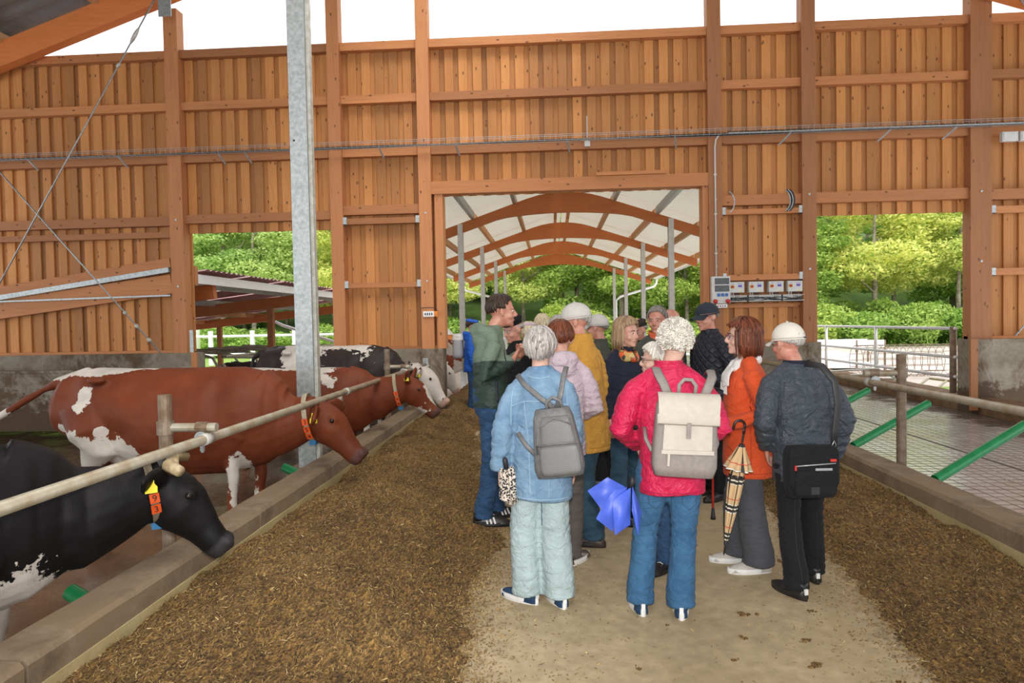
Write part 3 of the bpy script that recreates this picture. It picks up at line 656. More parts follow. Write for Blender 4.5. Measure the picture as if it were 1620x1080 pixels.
# ------------------------------------------------------------------ arched canopy over the passage behind the barn
can = thing('feed_canopy', 'open timber canopy with arched glulam beams over the passage outside', 'canopy', (.35, 18.8, 0))
CX, HS, EZ, RZ2 = 0.0, 5.0, 3.93, 5.62
def roofz(x): x = abs(x); return RZ2-(RZ2-EZ)*x/HS
for i, y in enumerate((0, 5.75, 11.5, 17.2)):
    mb = MB(); xs = np.linspace(-4.75, 4.75, 34)
    zt = np.array([roofz(max(abs(x), .9))-.17-.0*x for x in xs])+np.where(abs(xs) < .9, .12*(1-(xs/.9)**2), 0)
    zb = 4.72-.90*(abs(xs)/4.75)**2.0; zb = np.minimum(zb, zt-.26)
    v = [(x, yy, z) for x, a, b in zip(xs, zb, zt) for yy, z in ((-.08, a), (.08, a), (.08, b), (-.08, b))]
    f = [(k*4+j, k*4+(j+1)%4, k*4+4+(j+1)%4, k*4+4+j) for k in range(33) for j in range(4)]+[(3, 2, 1, 0), (132, 133, 134, 135)]
    link('arched_beam', MB().add(v, f).mesh('arched_beam'), M_glulam, can, (0, y, 0))
    for sx in (-1, 1):
        x = sx*2.85
        cl = link('column', MB().box((x-.07, -.09, 0), (x+.07, -.075, 4.45)).box((x-.07, .075, 0), (x+.07, .09, 4.45)).box((x-.008, -.08, 0), (x+.008, .08, 4.45)).mesh('column'), M_cpost, can, (0, y-.1, 0))
for j, y0 in enumerate((-5.6, 0, 5.75, 11.5)):
    y1 = (0, 5.75, 11.5, 18.4)[j]
    for sx in (-1, 1):
        for x in (.22, 1.35, 2.5, 3.65, 4.7):
            z = roofz(x)-.1
            link('purlin', MB().box((sx*x-.05, y0+.1, z-.09), (sx*x+.05, y1-.1, z+.09)).mesh('purlin'), M_galv if j == 0 else M_purl, can)
        yy = np.arange(y0, y1, .07); xs = (0.02, HS+.15)
        Z = np.array([[(sx*x, y, roofz(x)+.03+(.045 if k % 3 == 0 else 0)) for k, y in enumerate(yy)] for x in xs])
        link('roof_panel', MB().grid(Z).mesh('roof_panel'), M_sheet, can, label='pale corrugated roof panel')
for sx in (-1, 1):
    a = np.linspace(-PI, 0, 7); ys = (-5.6, 18.5)
    Z = np.array([[(sx*(HS+.2)+.07*math.cos(q), y, EZ+.02+.07*math.sin(q)) for y in ys] for q in a])
    link('gutter', MB().grid(Z).mesh('gutter'), M_white, can)
    link('downpipe', MB().tube([(sx*5.2, 18.3, EZ-.03), (sx*5.2, 18.3, EZ-.25), (sx*5.05, 18.2, EZ-.42), (sx*3.2, 17.4, EZ-.95), (sx*2.95, 17.3, EZ-1.15), (sx*2.95, 17.3, 0)], .06, 10).mesh('downpipe', True), M_white, can)

# ------------------------------------------------------------------ lean-to shed, stalls and fence outside the left door
M_tile = plain('red_roof_sheet', (.42, .20, .20), .5, 0, .15, 3, .1)
sh = thing('cubicle_shed', 'low timber cubicle shed with a reddish sheet roof outside the left door', 'shed', (-6.9, 13.1, 0))
mb = MB()
def szz(d): return 2.86-.115*d
for k in range(7):
    y0 = 1.95*k-.1; yy = np.arange(y0, y0+1.94, .11)
    link('roof_panel', MB().grid(np.array([[(-d, y, szz(d)+(.04 if q % 2 else 0)) for q, y in enumerate(yy)] for d in (-.12, 5, 12)])).mesh('roof_panel'), M_tile, sh)
link('fascia', MB().box((-.02, -.2, 2.62), (.02, 13.4, 2.80)).mesh('fascia'), M_white, sh)
link('fascia_end', MB().box((-.03, -.32, 2.58), (.03, -.2, 2.95)).mesh('fascia_end'), M_post, sh)
for y in (.6, 5.6, 12.6):
    link('rafter', MB().bar((-.05, y, 2.50), (-12, y, 1.35), .14, .30).mesh('rafter'), M_glulam, sh)
    for d in (1.0, 6.0, 11.5):
        link('post', MB().box((-d-.08, y-.08, 0), (-d+.08, y+.08, 2.4-.1*d)).mesh('post'), M_post, sh)
for d in (.6, 2.6, 4.6, 6.6, 8.6): link('purlin', MB().box((-d-.05, 0, szz(d)-.2), (-d+.05, 13.3, szz(d)-.05)).mesh('purlin'), M_galv if d < 4 else M_purl, sh)
link('downpipe', MB().tube([(-4.2, 13.6, 2.2), (-4.2, 13.6, 1.95), (-3.9, 13.6, 1.8), (-1.8, 13.6, 1.1), (-1.5, 13.6, .9), (-1.5, 13.6, .2)], .06, 10).mesh('downpipe', True), M_white, sh)
M_hoop = plain('stall_tube', (.40, .37, .29), .4, .5, .2, 10, .1)
mb = MB().tube([(0, 0, 0), (0, 0, .75), (-.1, 0, .92), (-.3, 0, .98), (-1.7, 0, 1.05), (-1.95, 0, 1.05)], .034, 8).tube([(0.0, 0, .35), (-1.2, 0, .30), (-1.9, 0, .45)], .034, 8)
hoop = mb.mesh('stall_loop', True); hoop.materials.append(M_hoop)
ords = ['nearest', 'second', 'third', 'fourth', 'fifth', 'sixth', 'seventh', 'eighth', 'ninth', 'tenth']
for row, (xx, n) in enumerate(((-5.0, 10), (-8.2, 8))):
    for k in range(n):
        o = link('stall_divider', hoop, None, None, (xx, 13.9+k*1.12, .1)); setp(o, '%s bent tube stall divider in the %s row outside the left door' % (ords[k], ('right', 'left')[row]), 'stall divider', 'bent tube stall dividers outside')
setp(link('stall_rail', MB().tube([(0, 0, 0), (0, 11.5, 0)], .03, 10).mesh('stall_rail', True), M_hoop, None, (-6.7, 13.6, 1.16)), 'long tube joining the stall dividers outside', 'pipe')
setp(link('yard_wall', MB().box((0, 0, 0), (7.0, .2, 1.0)).mesh('yard_wall'), M_pl, None, (-10.6, 27.1, 0)), 'low pale concrete wall behind the stalls outside', 'wall', kind='structure')
fn = thing('white_fence', 'white post and rail fence across the field beyond the shed', 'fence', (-22, 31, 0))
for z in (.5, 1.35): link('rail', MB().tube([(0, 0, z), (12, 0, z)], .06, 8).mesh('rail', True), M_white, fn)
for k in range(7): link('post', MB().box((k*2-.08, -.08, 0), (k*2+.08, .08, 1.6)).mesh('post'), M_white, fn)
setp(link('white_silo_post', MB().tube([(0, 0, 0), (0, 0, 4)], .35, 14).mesh('white_silo_post', True), M_white, None, (-18.5, 34, 0)), 'stout pale round pole beyond the shed', 'pole')

# ------------------------------------------------------------------ bikes, vehicles far at left of the canopy
t = thing('orange_trailer', 'orange and white farm trailer parked beyond the canopy', 'trailer', (-5.6, 30, 0))
link('body', MB().loft([(.7, 0, 0, 1.2, .6), (1.0, 0, 0, 1.35, .7), (1.25, .1, 0, 1.0, .6)], 16, p=4).mesh('body'), plain('orange_paint', (.75, .25, .06), .4, 0, .05, 3, 0), t)
link('tarpaulin', MB().loft([(1.25, .1, 0, 1.1, .65), (1.5, .2, 0, .8, .5)], 16, p=3).mesh('tarpaulin'), M_white, t)
for x in (-.7, .7): link('wheel', MB().tube([(x, -.75, .35), (x, -.6, .35)], .35, 18).mesh('wheel'), M_black, t)

# ------------------------------------------------------------------ forest
def leafmat(name, c1, c2):
    m, t, b = NT(name); oi = t.nodes.new('ShaderNodeObjectInfo'); g = t.nodes.new('ShaderNodeNewGeometry')
    v = coordn(t); n = noise(t, v, .9, 3); n2 = math_(t, 'ADD', math_(t, 'MULTIPLY', g.outputs['Random Per Island'], .5), math_(t, 'MULTIPLY', n, .6))
    col = ramp(t, n2, [(.25, c2), (.8, c1)])
    col = mixc(t, 1.0, col, ramp(t, oi.outputs['Random'], [(0, (.72, .86, .7)), (.5, (1, 1, .9)), (1, (1.25, 1.1, .8))]), 'MULTIPLY')
    t.links.new(col, b.inputs['Base Color']); b.inputs['Roughness'].default_value = .6
    x = t.nodes.new('ShaderNodeBsdfTranslucent'); t.links.new(col, x.inputs[0]); mx = t.nodes.new('ShaderNodeMixShader'); mx.inputs[0].default_value = .45
    t.links.new(b.outputs[0], mx.inputs[1]); t.links.new(x.outputs[0], mx.inputs[2]); t.links.new(mx.outputs[0], t.nodes['Material Output'].inputs[0]); return m
M_leaf = [leafmat('spring_leaves', (.58, .72, .20), (.16, .32, .05)), leafmat('pale_leaves', (.80, .86, .36), (.30, .46, .11)), leafmat('dark_leaves', (.34, .54, .13), (.08, .20, .03))]
M_bark = plain('pale_bark', (.42, .38, .29), .9, 0, .2, 3, .3, c2=(.16, .13, .09))
def crown_mesh(seed, H, R, n, ls, blobs=16, low=.12):
    r = np.random.default_rng(seed); cs = []; rr = []
    for k in range(blobs):
        z = H*(low+(.93-low)*(k+.5)/blobs); s = R*(1-.75*abs((z/H-.42)/.62)**1.6); a = r.uniform(0, 2*PI)
        cs.append((math.cos(a)*s*.62, math.sin(a)*s*.62, z)); rr.append((s*r.uniform(.30, .6)+.3)*(1 if blobs < 20 else .85))
    cs = np.array(cs); rr = np.array(rr); w = rr**2/np.sum(rr**2); idx = r.choice(blobs, n, p=w)
    d = r.normal(size=(n, 3)); d /= np.linalg.norm(d, axis=1)[:, None]; q = r.uniform(.55, 1.08, n)[:, None]
    P = cs[idx]+d*rr[idx][:, None]*q*np.array((1, 1, .42))
    a1 = r.normal(size=(n, 3)); a1 += d*.2; a1[:, 2] *= .55; a1 /= np.linalg.norm(a1, axis=1)[:, None]
    a2 = np.cross(a1, d+r.normal(size=(n, 3))*.5); a2 /= np.linalg.norm(a2, axis=1)[:, None]+1e-6
    s = ls*r.uniform(.5, 1.3, n)[:, None]
    V = np.stack([P-a1*s, P-a2*s*.45, P+a1*s, P+a2*s*.45], 1).reshape(-1, 3)
    me = bpy.data.meshes.new('foliage'); me.vertices.add(n*4); me.vertices.foreach_set('co', V.ravel().astype(np.float32)); me.loops.add(n*4); me.loops.foreach_set('vertex_index', np.arange(n*4))
    me.polygons.add(n); me.polygons.foreach_set('loop_start', np.arange(n)*4); me.update(calc_edges=True); return me
def trunk_mesh(seed, H):
    r = random.Random(seed); mb = MB(); P = [(0, 0, -.5)]; 
    for k in range(1, 8): P.append((P[-1][0]+r.uniform(-.12, .12), P[-1][1]+r.uniform(-.12, .12), H*.85*k/7))
    mb.tube(P, [.22-.022*k for k in range(8)], 8)
    for k in range(2, 7):
        a = r.uniform(0, 2*PI); p = np.array(P[k]); L = r.uniform(1.2, 2.4); mb.tube([p, p+np.array((math.cos(a)*L*.6, math.sin(a)*L*.6, L*.35)), p+np.array((math.cos(a)*L, math.sin(a)*L, L*.8))], [.09, .06, .02], 6)
    return mb.mesh('trunk', True)
protos = []
for i, (H, R, n, ls, mi, low) in enumerate(((13, 3.1, 20000, .14, 0, .22), (15, 3.5, 21000, .15, 1, .28), (12, 3.0, 18000, .145, 2, .05), (16, 3.2, 20000, .15, 1, .3), (11, 3.4, 18000, .15, 0, .03))):
    cm = crown_mesh(40+i, H, R, n, ls, 34, low); cm.materials.append(M_leaf[mi]); tm = trunk_mesh(i, H); tm.materials.append(M_bark); protos.append((cm, tm, H))
us = crown_mesh(77, 2.6, 2.6, 9000, .12, 12, .1); us.materials.append(M_leaf[0])
TL = {0: 'bright green broad leaved tree', 1: 'pale yellow green tree with loose crown', 2: 'darker green dense tree', 3: 'tall pale tree with bare lower trunk', 4: 'low branching fresh green tree'}
sect = lambda x: 'behind the left door' if x/50 < -.3 else ('seen through the middle door' if x/50 < .25 else 'seen through the right door')
def tree(i, x, y, z, s, row):
    cm, tm, H = protos[i]
    t = thing('forest_tree', '%s in the %s row of forest, %s' % (TL[i], row, sect(x*50/y)), 'tree', (x, y, z), random.uniform(0, 6.28), 'forest trees behind the farm')
    t.scale = (s, s, s*random.uniform(.92, 1.1)); link('foliage', cm, None, t, kind='stuff'); link('trunk', tm, None, t)
rr_ = random.Random(5)
def zh(x, y): return max(0, (y-46))*.30+.6*math.sin(x*.1)*min(1, max(0, (y-46)/10))-.1
for row, y0, sp, x0, x1 in (('front', 45, 3.9, -34, 40), ('second', 51, 4.4, -38, 44), ('third', 58, 4.8, -44, 50), ('rear', 68, 5.6, -52, 58), ('topmost', 80, 6.5, -62, 66)):
    x = x0
    while x < x1:
        y = y0+rr_.uniform(-2, 2); tree(rr_.choice([0, 1, 2, 3, 4, 0, 1]), x+rr_.uniform(-1, 1), y, zh(x, y), rr_.uniform(.72, .98), row); x += sp
for k in range(26):
    x = -36+k*3.0; o = link('forest_bush', us, None, None, (x+rr_.uniform(-1, 1), 42+rr_.uniform(-1, 1), -.3)); o.scale = (1, 1, rr_.uniform(.7, 1.2))
    setp(o, 'leafy green bush at the foot of the forest, '+sect(x), 'bush', 'bushes at the forest edge')

# every tree and bush gets the place that tells it from its neighbours
ON = ['first', 'second', 'third', 'fourth', 'fifth', 'sixth', 'seventh', 'eighth', 'ninth', 'tenth', 'eleventh', 'twelfth', 'thirteenth', 'fourteenth']
def relabel(cat, fmt):
    g = {}
    for o in S.objects:
        if o.get('category') == cat and not o.parent and o.name.startswith('forest'): g.setdefault(fmt(o)[1], []).append(o)
    for k, l in g.items():
        for i, o in enumerate(sorted(l, key=lambda q: q.location.x/q.location.y)): o['label'] = '%s, %s from left, %s' % (fmt(o)[0], ON[i], k)
def tf(o):
    a, r = o['label'].split(' in the '); row = r.split(' ')[0]; d = 'left' if 'left' in r else ('middle' if 'middle' in r else 'right')
    return a.replace('with loose crown', '').replace('with bare lower trunk', '').strip(), '%s row, %s door' % (row, d)
relabel('tree', tf)
relabel('bush', lambda o: ('leafy bush at the forest foot', ('left' if 'left' in o['label'] else ('middle' if 'middle' in o['label'] else 'right'))+' door'))
# ------------------------------------------------------------------ cows
def text_mesh(s, size, ext=.0008):
    cu = bpy.data.curves.new('t', 'FONT'); cu.body = s; cu.size = size; cu.extrude = ext; cu.align_x = 'CENTER'; cu.align_y = 'CENTER'
    o = bpy.data.objects.new('t', cu); COL.objects.link(o); dg = bpy.context.evaluated_depsgraph_get(); dg.update()
    me = bpy.data.meshes.new_from_object(o.evaluated_get(dg)); bpy.data.objects.remove(o); return me
def coat(name, base, dk, white=(.62, .57, .50), skin=(.35, .17, .13)):
    m, t, b = NT(name); v = coordn(t)
    a = t.nodes.new('ShaderNodeAttribute'); a.attribute_name = 'white'; a2 = t.nodes.new('ShaderNodeAttribute'); a2.attribute_name = 'muzzle'
    n = noise(t, v, 10, 6, .66); fine = noise(t, coordn(t, (1, 1, .5)), 130, 3); big = noise(t, v, 2.2, 3)
    body = ramp(t, big, [(.3, dk), (.7, base)])
    wh = ramp(t, noise(t, v, 4, 4), [(.3, tuple(x*.72 for x in white)), (.6, white)])
    f = math_(t, 'ADD', a.outputs['Fac'], math_(t, 'MULTIPLY', math_(t, 'SUBTRACT', n, .5), 2.0))
    col = mixc(t, ramp(t, f, [(.0, (0,)*3), (.02, (1,)*3)]), body, wh)
    col = mixc(t, ramp(t, a2.outputs['Fac'], [(.35, (0,)*3), (.65, (1,)*3)]), col, skin)
    col = mixc(t, .3, col, ramp(t, fine, [(.3, (.5,)*3), (.7, (1,)*3)]), 'MULTIPLY')
    t.links.new(col, b.inputs['Base Color']); b.inputs['Roughness'].default_value = .52; b.inputs['Specular IOR Level'].default_value = .16
    bump(t, b, fine, .25, .006); return m
C_red = coat('red_coat', (.185, .045, .017), (.115, .026, .011), skin=(.10, .045, .035))
C_blk = coat('black_coat', (.011, .010, .0105), (.006, .0055, .006), skin=(.03, .028, .03))
C_pie = coat('pied_coat', (.035, .026, .024), (.02, .015, .014), skin=(.52, .33, .27))
C_spt = coat('spotted_coat', (.25, .07, .03), (.18, .045, .02), skin=(.50, .34, .28))
M_strap = plain('woven_strap', (.42, .36, .25), .9, 0, .2, 40, .2); M_strapg = plain('soiled_strap', (.20, .155, .105), .9, 0, .2, 40, .2)
M_tag = plain('orange_tag', (.80, .10, .015), .45, 0, .08, 20, 0); M_ytag = plain('yellow_ear_tag', (.80, .66, .03), .5, 0, .05, 20, 0)
M_bweight = plain('blue_weight', (.02, .16, .36), .4, 0, .1, 20, 0); M_horn = plain('horn', (.50, .40, .24), .5, 0, .25, 25, .2, c2=(.30, .22, .12))
M_eye = plain('animal_eye', (.012, .008, .006), .08, 0, 0, 10, 0); M_hoof = plain('hoof', (.09, .07, .05), .7, 0, .1, 20, .1)
HEADS = [(-.03, .085, .11), (.04, .110, .155), (.12, .120, .178), (.21, .114, .182), (.30, .090, .150), (.39, .078, .116), (.46, .082, .102), (.52, .080, .094), (.565, .064, .072)]
def ax(d, up=(0, 0, 1)):
    x = Vector(d).normalized(); y = Vector(up).cross(x).normalized(); z = x.cross(y); return Matrix((x, y, z)).transposed().to_4x4()
def cow(label, loc, rz, sc, poll, pitch, hyaw=0, sx=1.0, mat=None, white=(), black=(), tail=None, lying=False, collar=None, digits='', horns=False, tagc=True, voxel=.016, seed=1, ear=(-.2, 1, .1), group=None, strap=None, earsc=1.3, cfar=False, neckup=.0):
    """x forward from the fore feet, z up; poll (x, y, z) in cow units; pitch = how far the face points down"""
    t = thing('cow', label, 'cow', loc, rz, group); t.scale = (sc, sc, sc)
    dz = -.56 if lying else 0
    B = MB()
    P = [(-1.78, 1.12, .10, .16), (-1.68, 1.08, .22, .29), (-1.42, 1.04, .29, .37), (-1.15, .985, .315, .42), (-.85, .915, .35, .48), (-.5, .89, .385, .505), (-.2, .895, .365, .50), (.05, .92, .305, .475), (.25, .91, .235, .43), (.42, .90, .14, .30)]
    B.tube([(x*sx if x < 0 else x, 0, z+dz) for x, z, a, b in P], [p[2] for p in P], 28, R2=[p[3] for p in P], up=(0, 0, 1))
    pl = Vector(poll); d = Vector((math.cos(pitch)*math.cos(hyaw), math.cos(pitch)*math.sin(hyaw), -math.sin(pitch)))
    n0 = Vector((.06, 0, 1.02+dz)); n1 = pl-Vector(d)*0.0; mid = n0.lerp(n1, .5)+Vector((0, 0, -.15+neckup)) if not lying else n0.lerp(n1, .5)
    NP = [n0, n0.lerp(mid, .5), mid, mid.lerp(n1, .55)+Vector((0, 0, -.03)), n1+d*.04]
    B.tube([tuple(p) for p in NP], [.235, .20, .165, .135, .115], 20, R2=[.40, .37, .31, .22, .16], up=(0, 0, 1))
    B.ell((-.12, 0, 1.27+dz), (.42, .12, .11))
    HM = ax(d) @ Matrix.Scale(1.12, 4); HM.translation = pl
    H = MB(); H.tube([(x, 0, -.02-.035*(x/.5)) for x, a, b in HEADS], [a for x, a, b in HEADS], 20, R2=[b*.85 for x, a, b in HEADS], up=(0, 0, 1))
    H.ell((.15, 0, -.12), (.15, .080, .085)); H.ell((.50, 0, -.085), (.07, .06, .04))
    for s in (-1, 1):
        H.ell((.17, s*.085, .055), (.05, .03, .04)); H.ell((.525, s*.045, .0), (.045, .035, .035))
        e = Vector((ear[0], s*ear[1], ear[2])).normalized()
        E = MB(); E.tube([(0, 0, 0), (.05, 0, 0), (.11, 0, 0), (.17, 0, 0), (.215, 0, 0)], [.026, .045, .062, .048, .012], 12, R2=[.026, .020, .016, .015, .008])
        EM = ax(tuple(e), (.9, 0, .45)); EM = Matrix.Translation((.005, s*.09, .02)) @ EM @ Matrix.Scale(earsc, 4)
        H.sub(E, EM)
    B.sub(H, HM)
    for s in (-1, 1):
        if not lying:
            st = .06*s
            B.tube([(.02, s*.17, 1.0), (.04, s*.19, .78), (.0+st, s*.17, .58), (.02+st, s*.16, .40), (.0+st, s*.155, .22), (.0+st, s*.155, .10), (.03+st, s*.155, .0)], [.15, .125, .078, .058, .044, .048, .062], 14)
            B.tube([(-1.38*sx, s*.14, 1.06), (-1.28*sx, s*.20, .82), (-1.25*sx, s*.20, .66), (-1.42*sx-st, s*.17, .50), (-1.44*sx-st, s*.16, .36), (-1.38*sx-st, s*.16, .12), (-1.34*sx-st, s*.16, .0)], [.20, .20, .13, .068, .05, .048, .062], 14, R2=[.26, .24, .17, .085, .05, .048, .062], up=(1, 0, 0))
        else:
            B.tube([(.05, s*.2, .42), (.25, s*.26, .22), (.42, s*.24, .08), (.15, s*.2, .06)], [.14, .10, .06, .05], 12)
            B.tube([(-1.3*sx, s*.2, .5), (-.95*sx, s*.36, .26), (-.8*sx, s*.42, .12), (-1.2*sx, s*.42, .08), (-1.0*sx, s*.45, .05)], [.26, .2, .1, .06, .05], 12)
        B.ell((-1.22*sx, s*.25, 1.30+dz), (.09, .06, .04))
    if not lying: B.ell((-1.12*sx, 0, .62), (.2, .17, .16))
    tl = tail or [(-1.74*sx, 0, 1.30+dz), (-1.86*sx, 0, 1.22+dz), (-1.90*sx, 0, .95+dz), (-1.88*sx, 0, .7+dz*.4)]
    B.tube([(-1.45*sx, 0, 1.36+dz)]+list(tl), [.06]+[.055]+[.034]*(len(tl)-2)+[.026], 10)
    nz = SN(seed, 12, 2.2); nz2 = SN(seed+5, 12, 6)
    def g(co, c, r, a): 
        q = co.copy(); q[:, 1] = abs(q[:, 1]); return a*np.exp(-(((q-np.array(c))/np.array(r))**2).sum(1))
    def disp(co, no):
        o = .004*nz(co)+.0015*nz2(co)
        if not lying:
            o += g(co, (-.92*sx, .28, 1.20), (.16, .2, .10), -.045)+g(co, (-1.5*sx, .25, 1.18), (.12, .2, .1), -.025)+g(co, (.12, .22, 1.0), (.12, .12, .22), .02)+g(co, (-.12, .3, 1.05), (.06, .2, .25), -.022)+g(co, (-1.0*sx, .3, .78), (.12, .2, .12), -.03)
            for k in range(6): o += g(co, ((-.25-.1*k)*sx, .33, .95), (.03, .2, .25), .006)
            for k in range(3): o += g(co, (.28+.12*k, .12, 1.0-.03*k), (.025, .12, .2), -.010)
        return o
    me = bake(B, 'body', voxel, 4, .5, disp)
    co = coords(me); w = np.full(len(co), -1.0); nw = SN(seed+9, 10, 1.5)(co)*.2
    for (x, y, z, rx, ry, rz_) in white: w = np.maximum(w, 1-np.sqrt((((co-np.array((x*sx if x < 0 else x, y, z)))/np.array((rx, ry, rz_)))**2).sum(1))+nw)
    for (x, y, z, rx, ry, rz_) in black: w = np.minimum(w, np.sqrt((((co-np.array((x*sx if x < 0 else x, y, z)))/np.array((rx, ry, rz_)))**2).sum(1))-1+nw)
    hl = (np.c_[co, np.ones(len(co))] @ np.array(HM.inverted()).T)[:, :3]
    mz = np.clip((hl[:, 0]-.44)/.1, 0, 1)*(abs(hl[:, 1]) < .15)*(abs(hl[:, 2]) < .2)
    for nm, arr in (('white', w), ('muzzle', mz)):
        at = me.attributes.new(nm, 'FLOAT', 'POINT'); at.data.foreach_set('value', arr.astype(np.float32))
    link('body', me, mat, t)
    def hp(x, y, z): return tuple(HM @ Vector((x, y, z)))
    for s in (-1, 1):
        link('eye', MB().ell(hp(.175, s*.107, .048), .021, 12, 8).mesh('eye', True), M_eye, t)
        link('nostril', MB().ell(hp(.555, s*.04, .01), (.012, .014, .010), 8, 6).mesh('nostril', True), M_eye, t)
        if horns:
            q = [hp(-.0, s*.07, .07), hp(-.03, s*.15, .10), hp(.03, s*.23, .13)]
            link('horn', MB().tube(q, [.042, .038, .033], 12).mesh('horn', True), M_horn, t)
        if tagc and s == -1:
            e = Vector((ear[0], s*ear[1], ear[2])).normalized(); p = Vector((.005, s*.09, .02))+e*.13*earsc
            q = HM @ p; mb = MB(); wz = .033
            mb.add([(-.014, 0, .045), (.014, 0, .045), (.018, 0, .01), (wz, 0, -.01), (wz, 0, -.045), (-wz, 0, -.045), (-wz, 0, -.01), (-.018, 0, .01)]+[(-.014, -.003, .045), (.014, -.003, .045), (.018, -.003, .01), (wz, -.003, -.01), (wz, -.003, -.045), (-wz, -.003, -.045), (-wz, -.003, -.01), (-.018, -.003, .01)],
                   [tuple(range(8)), tuple(range(8, 16))[::-1]]+[(k, (k+1) % 8, 8+(k+1) % 8, 8+k) for k in range(8)])
            link('ear_tag', mb.mesh('ear_tag'), M_ytag, t, tuple(q+Vector((.0, -.03, -.02))), label='yellow ear tag')
    if collar is not None:
        f = collar; i = f*4; k = min(int(i), 3); c = NP[k].lerp(NP[k+1], i-k); tn = (NP[k+1]-NP[k]).normalized()
        rr = [.235, .20, .165, .135, .115]; r2 = [.40, .37, .31, .22, .16]
        R = rr[k]*(1-i+k)+rr[k+1]*(i-k)+.012; R2 = r2[k]*(1-i+k)+r2[k+1]*(i-k)+.014
        tv = Vector((tn.x*.9, tn.y, tn.z*.35)).normalized(); CM = ax(tuple(tv)); CM.translation = c
        a = np.linspace(0, 2*PI, 41)[:-1]; v = []; 
        for q in a:
            sag = 1.0+.10*max(0, -math.sin(q))
            for ww, oo in ((-.022, 0), (.022, 0), (.022, .006), (-.022, .006)): v.append(tuple(CM @ Vector((ww, (R+oo)*math.cos(q), (R2+oo)*sag*math.sin(q)))))
        n = 40; F = [(i_*4+j, i_*4+(j+1) % 4, ((i_+1) % n)*4+(j+1) % 4, ((i_+1) % n)*4+j) for i_ in range(n) for j in range(4)]
        cl = link('collar', MB().add(v, F).mesh('collar'), strap or M_strap, t, label='woven neck collar')
        link('weight', MB().box((-.03, -.045, -.03), (.03, .045, .012)).mesh('weight'), M_bweight, cl, tuple(CM @ Vector((0, 0, -(R2)*1.1-.01))), label='blue collar weight')
        for k_, ch in enumerate(digits):
            q = PI+.18+.34*k_; sag = 1.0+.10*max(0, -math.sin(q)); p0 = Vector((0, (R+.012)*math.cos(q), (R2+.012)*sag*math.sin(q)))
            nn = Vector((0, math.cos(q)/R, math.sin(q)/R2)).normalized(); tt = Vector((0, 1, 0)).cross(Vector((1, 0, 0))); X = Vector((1, 0, 0)); Y = nn.cross(X).normalized()
            LM = Matrix((X, Y, nn)).transposed().to_4x4(); LM.translation = p0; LM = CM @ LM
            tb = MB().box((-.027, -.03, -.004), (.027, .03, .004)); mt = tb.mesh('number_tag'); mt.transform(LM)
            tg = link('number_tag', mt, M_tag, cl, label='orange collar tag reading '+ch)
            tx = text_mesh(ch, .058); tx.transform(LM @ Matrix.Translation((0, 0, .0048)) @ Matrix.Rotation(math.radians(180) if Y.z < 0 else 0, 4, 'Z')); tx.name = 'numeral'
            o = link('numeral', tx, M_black, t)
    return t
cow('black cow with cut horns and white chest, nearest at the left edge, nose over kerb', (-3.03, 3.36, -.15), math.radians(38), .95, (.92, .05, 1.07), math.radians(50), -.22, 1.0, C_blk,
    white=[(-.16, -.22, 1.22, .065, .12, .085), (.20, -.1, .36, .26, .35, .30), (-.1, -.1, .35, .3, .3, .2)], collar=.90, digits='93', horns=True, seed=3, ear=(-.25, 1, -.12), strap=M_strapg, voxel=.013)
cow('red brown cow with white rump stripe standing lengthwise behind the round steel post', (-3.14, 6.7, -.15), math.radians(0), 1.08, (.70, 0, .99), math.radians(44), 0, 1.02, C_red,
    white=[(-1.70, 0, 1.38, .25, .2, .12), (-1.35, 0, 1.41, .45, .2, .10), (-.95, 0, 1.45, .35, .16, .08), (-1.33, -.35, 1.17, .07, .2, .10), (-1.36, -.3, .62, .26, .35, .17), (-1.05, -.2, .60, .26, .3, .15), (.02, -.1, .2, .09, .3, .38), (-1.6, -.3, .86, .05, .2, .04), (-2.36, -.05, .93, .17, .2, .14), (-1.15, -.35, .85, .04, .2, .04)],
    tail=[(-1.80, 0, 1.26), (-1.95, .0, 1.20), (-2.12, -.03, 1.10), (-2.28, -.05, 1.00), (-2.45, -.06, .90)], collar=.86, digits='354', seed=4, ear=(.35, 1, .10), earsc=1.45, voxel=.014)
cow('red brown cow with white face blaze and white shoulder patch, behind the galvanised column', (-2.87, 9.1, -.15), math.radians(1), .96, (.93, 0, 1.17), math.radians(46), 0, 1.05, C_red,
    white=[(-.28, 0, 1.34, .22, .4, .20), (-.1, 0, 1.22, .12, .3, .1), (-.9, 0, 1.42, .4, .15, .08), (1.27, 0, .97, .20, .055, .20), (1.14, 0, .80, .16, .12, .10)], collar=.80, digits='344', seed=5, ear=(-.3, 1, .45))
cow('black and white pied cow at the kerb by the last steel post', (-3.05, 11.3, -.15), math.radians(-2), 1.12, (.74, 0, 1.00), math.radians(50), 0, 1.0, C_pie,
    white=[(-.95, 0, 1.1, .36, .6, .8), (-.45, 0, 1.42, .4, .5, .30), (.85, 0, .78, .40, .4, .42), (-.1, 0, .4, .3, .5, .4)], black=[(-.3, -.3, 1.12, .34, .4, .26), (.68, -.2, .92, .12, .2, .13)], collar=.72, digits='', seed=6, ear=(.1, 1, .0), strap=M_strapg)
cow('mostly white cow with a black ear feeding just beyond the left door post', (-2.95, 13.75, 0), 0, .95, (.74, 0, .92), math.radians(58), 0, 1.0, C_pie,
    white=[(0, 0, .8, 3, 2, 2)], black=[(.72, -.22, .95, .2, .16, .12)], seed=7, ear=(-.1, 1, 0))
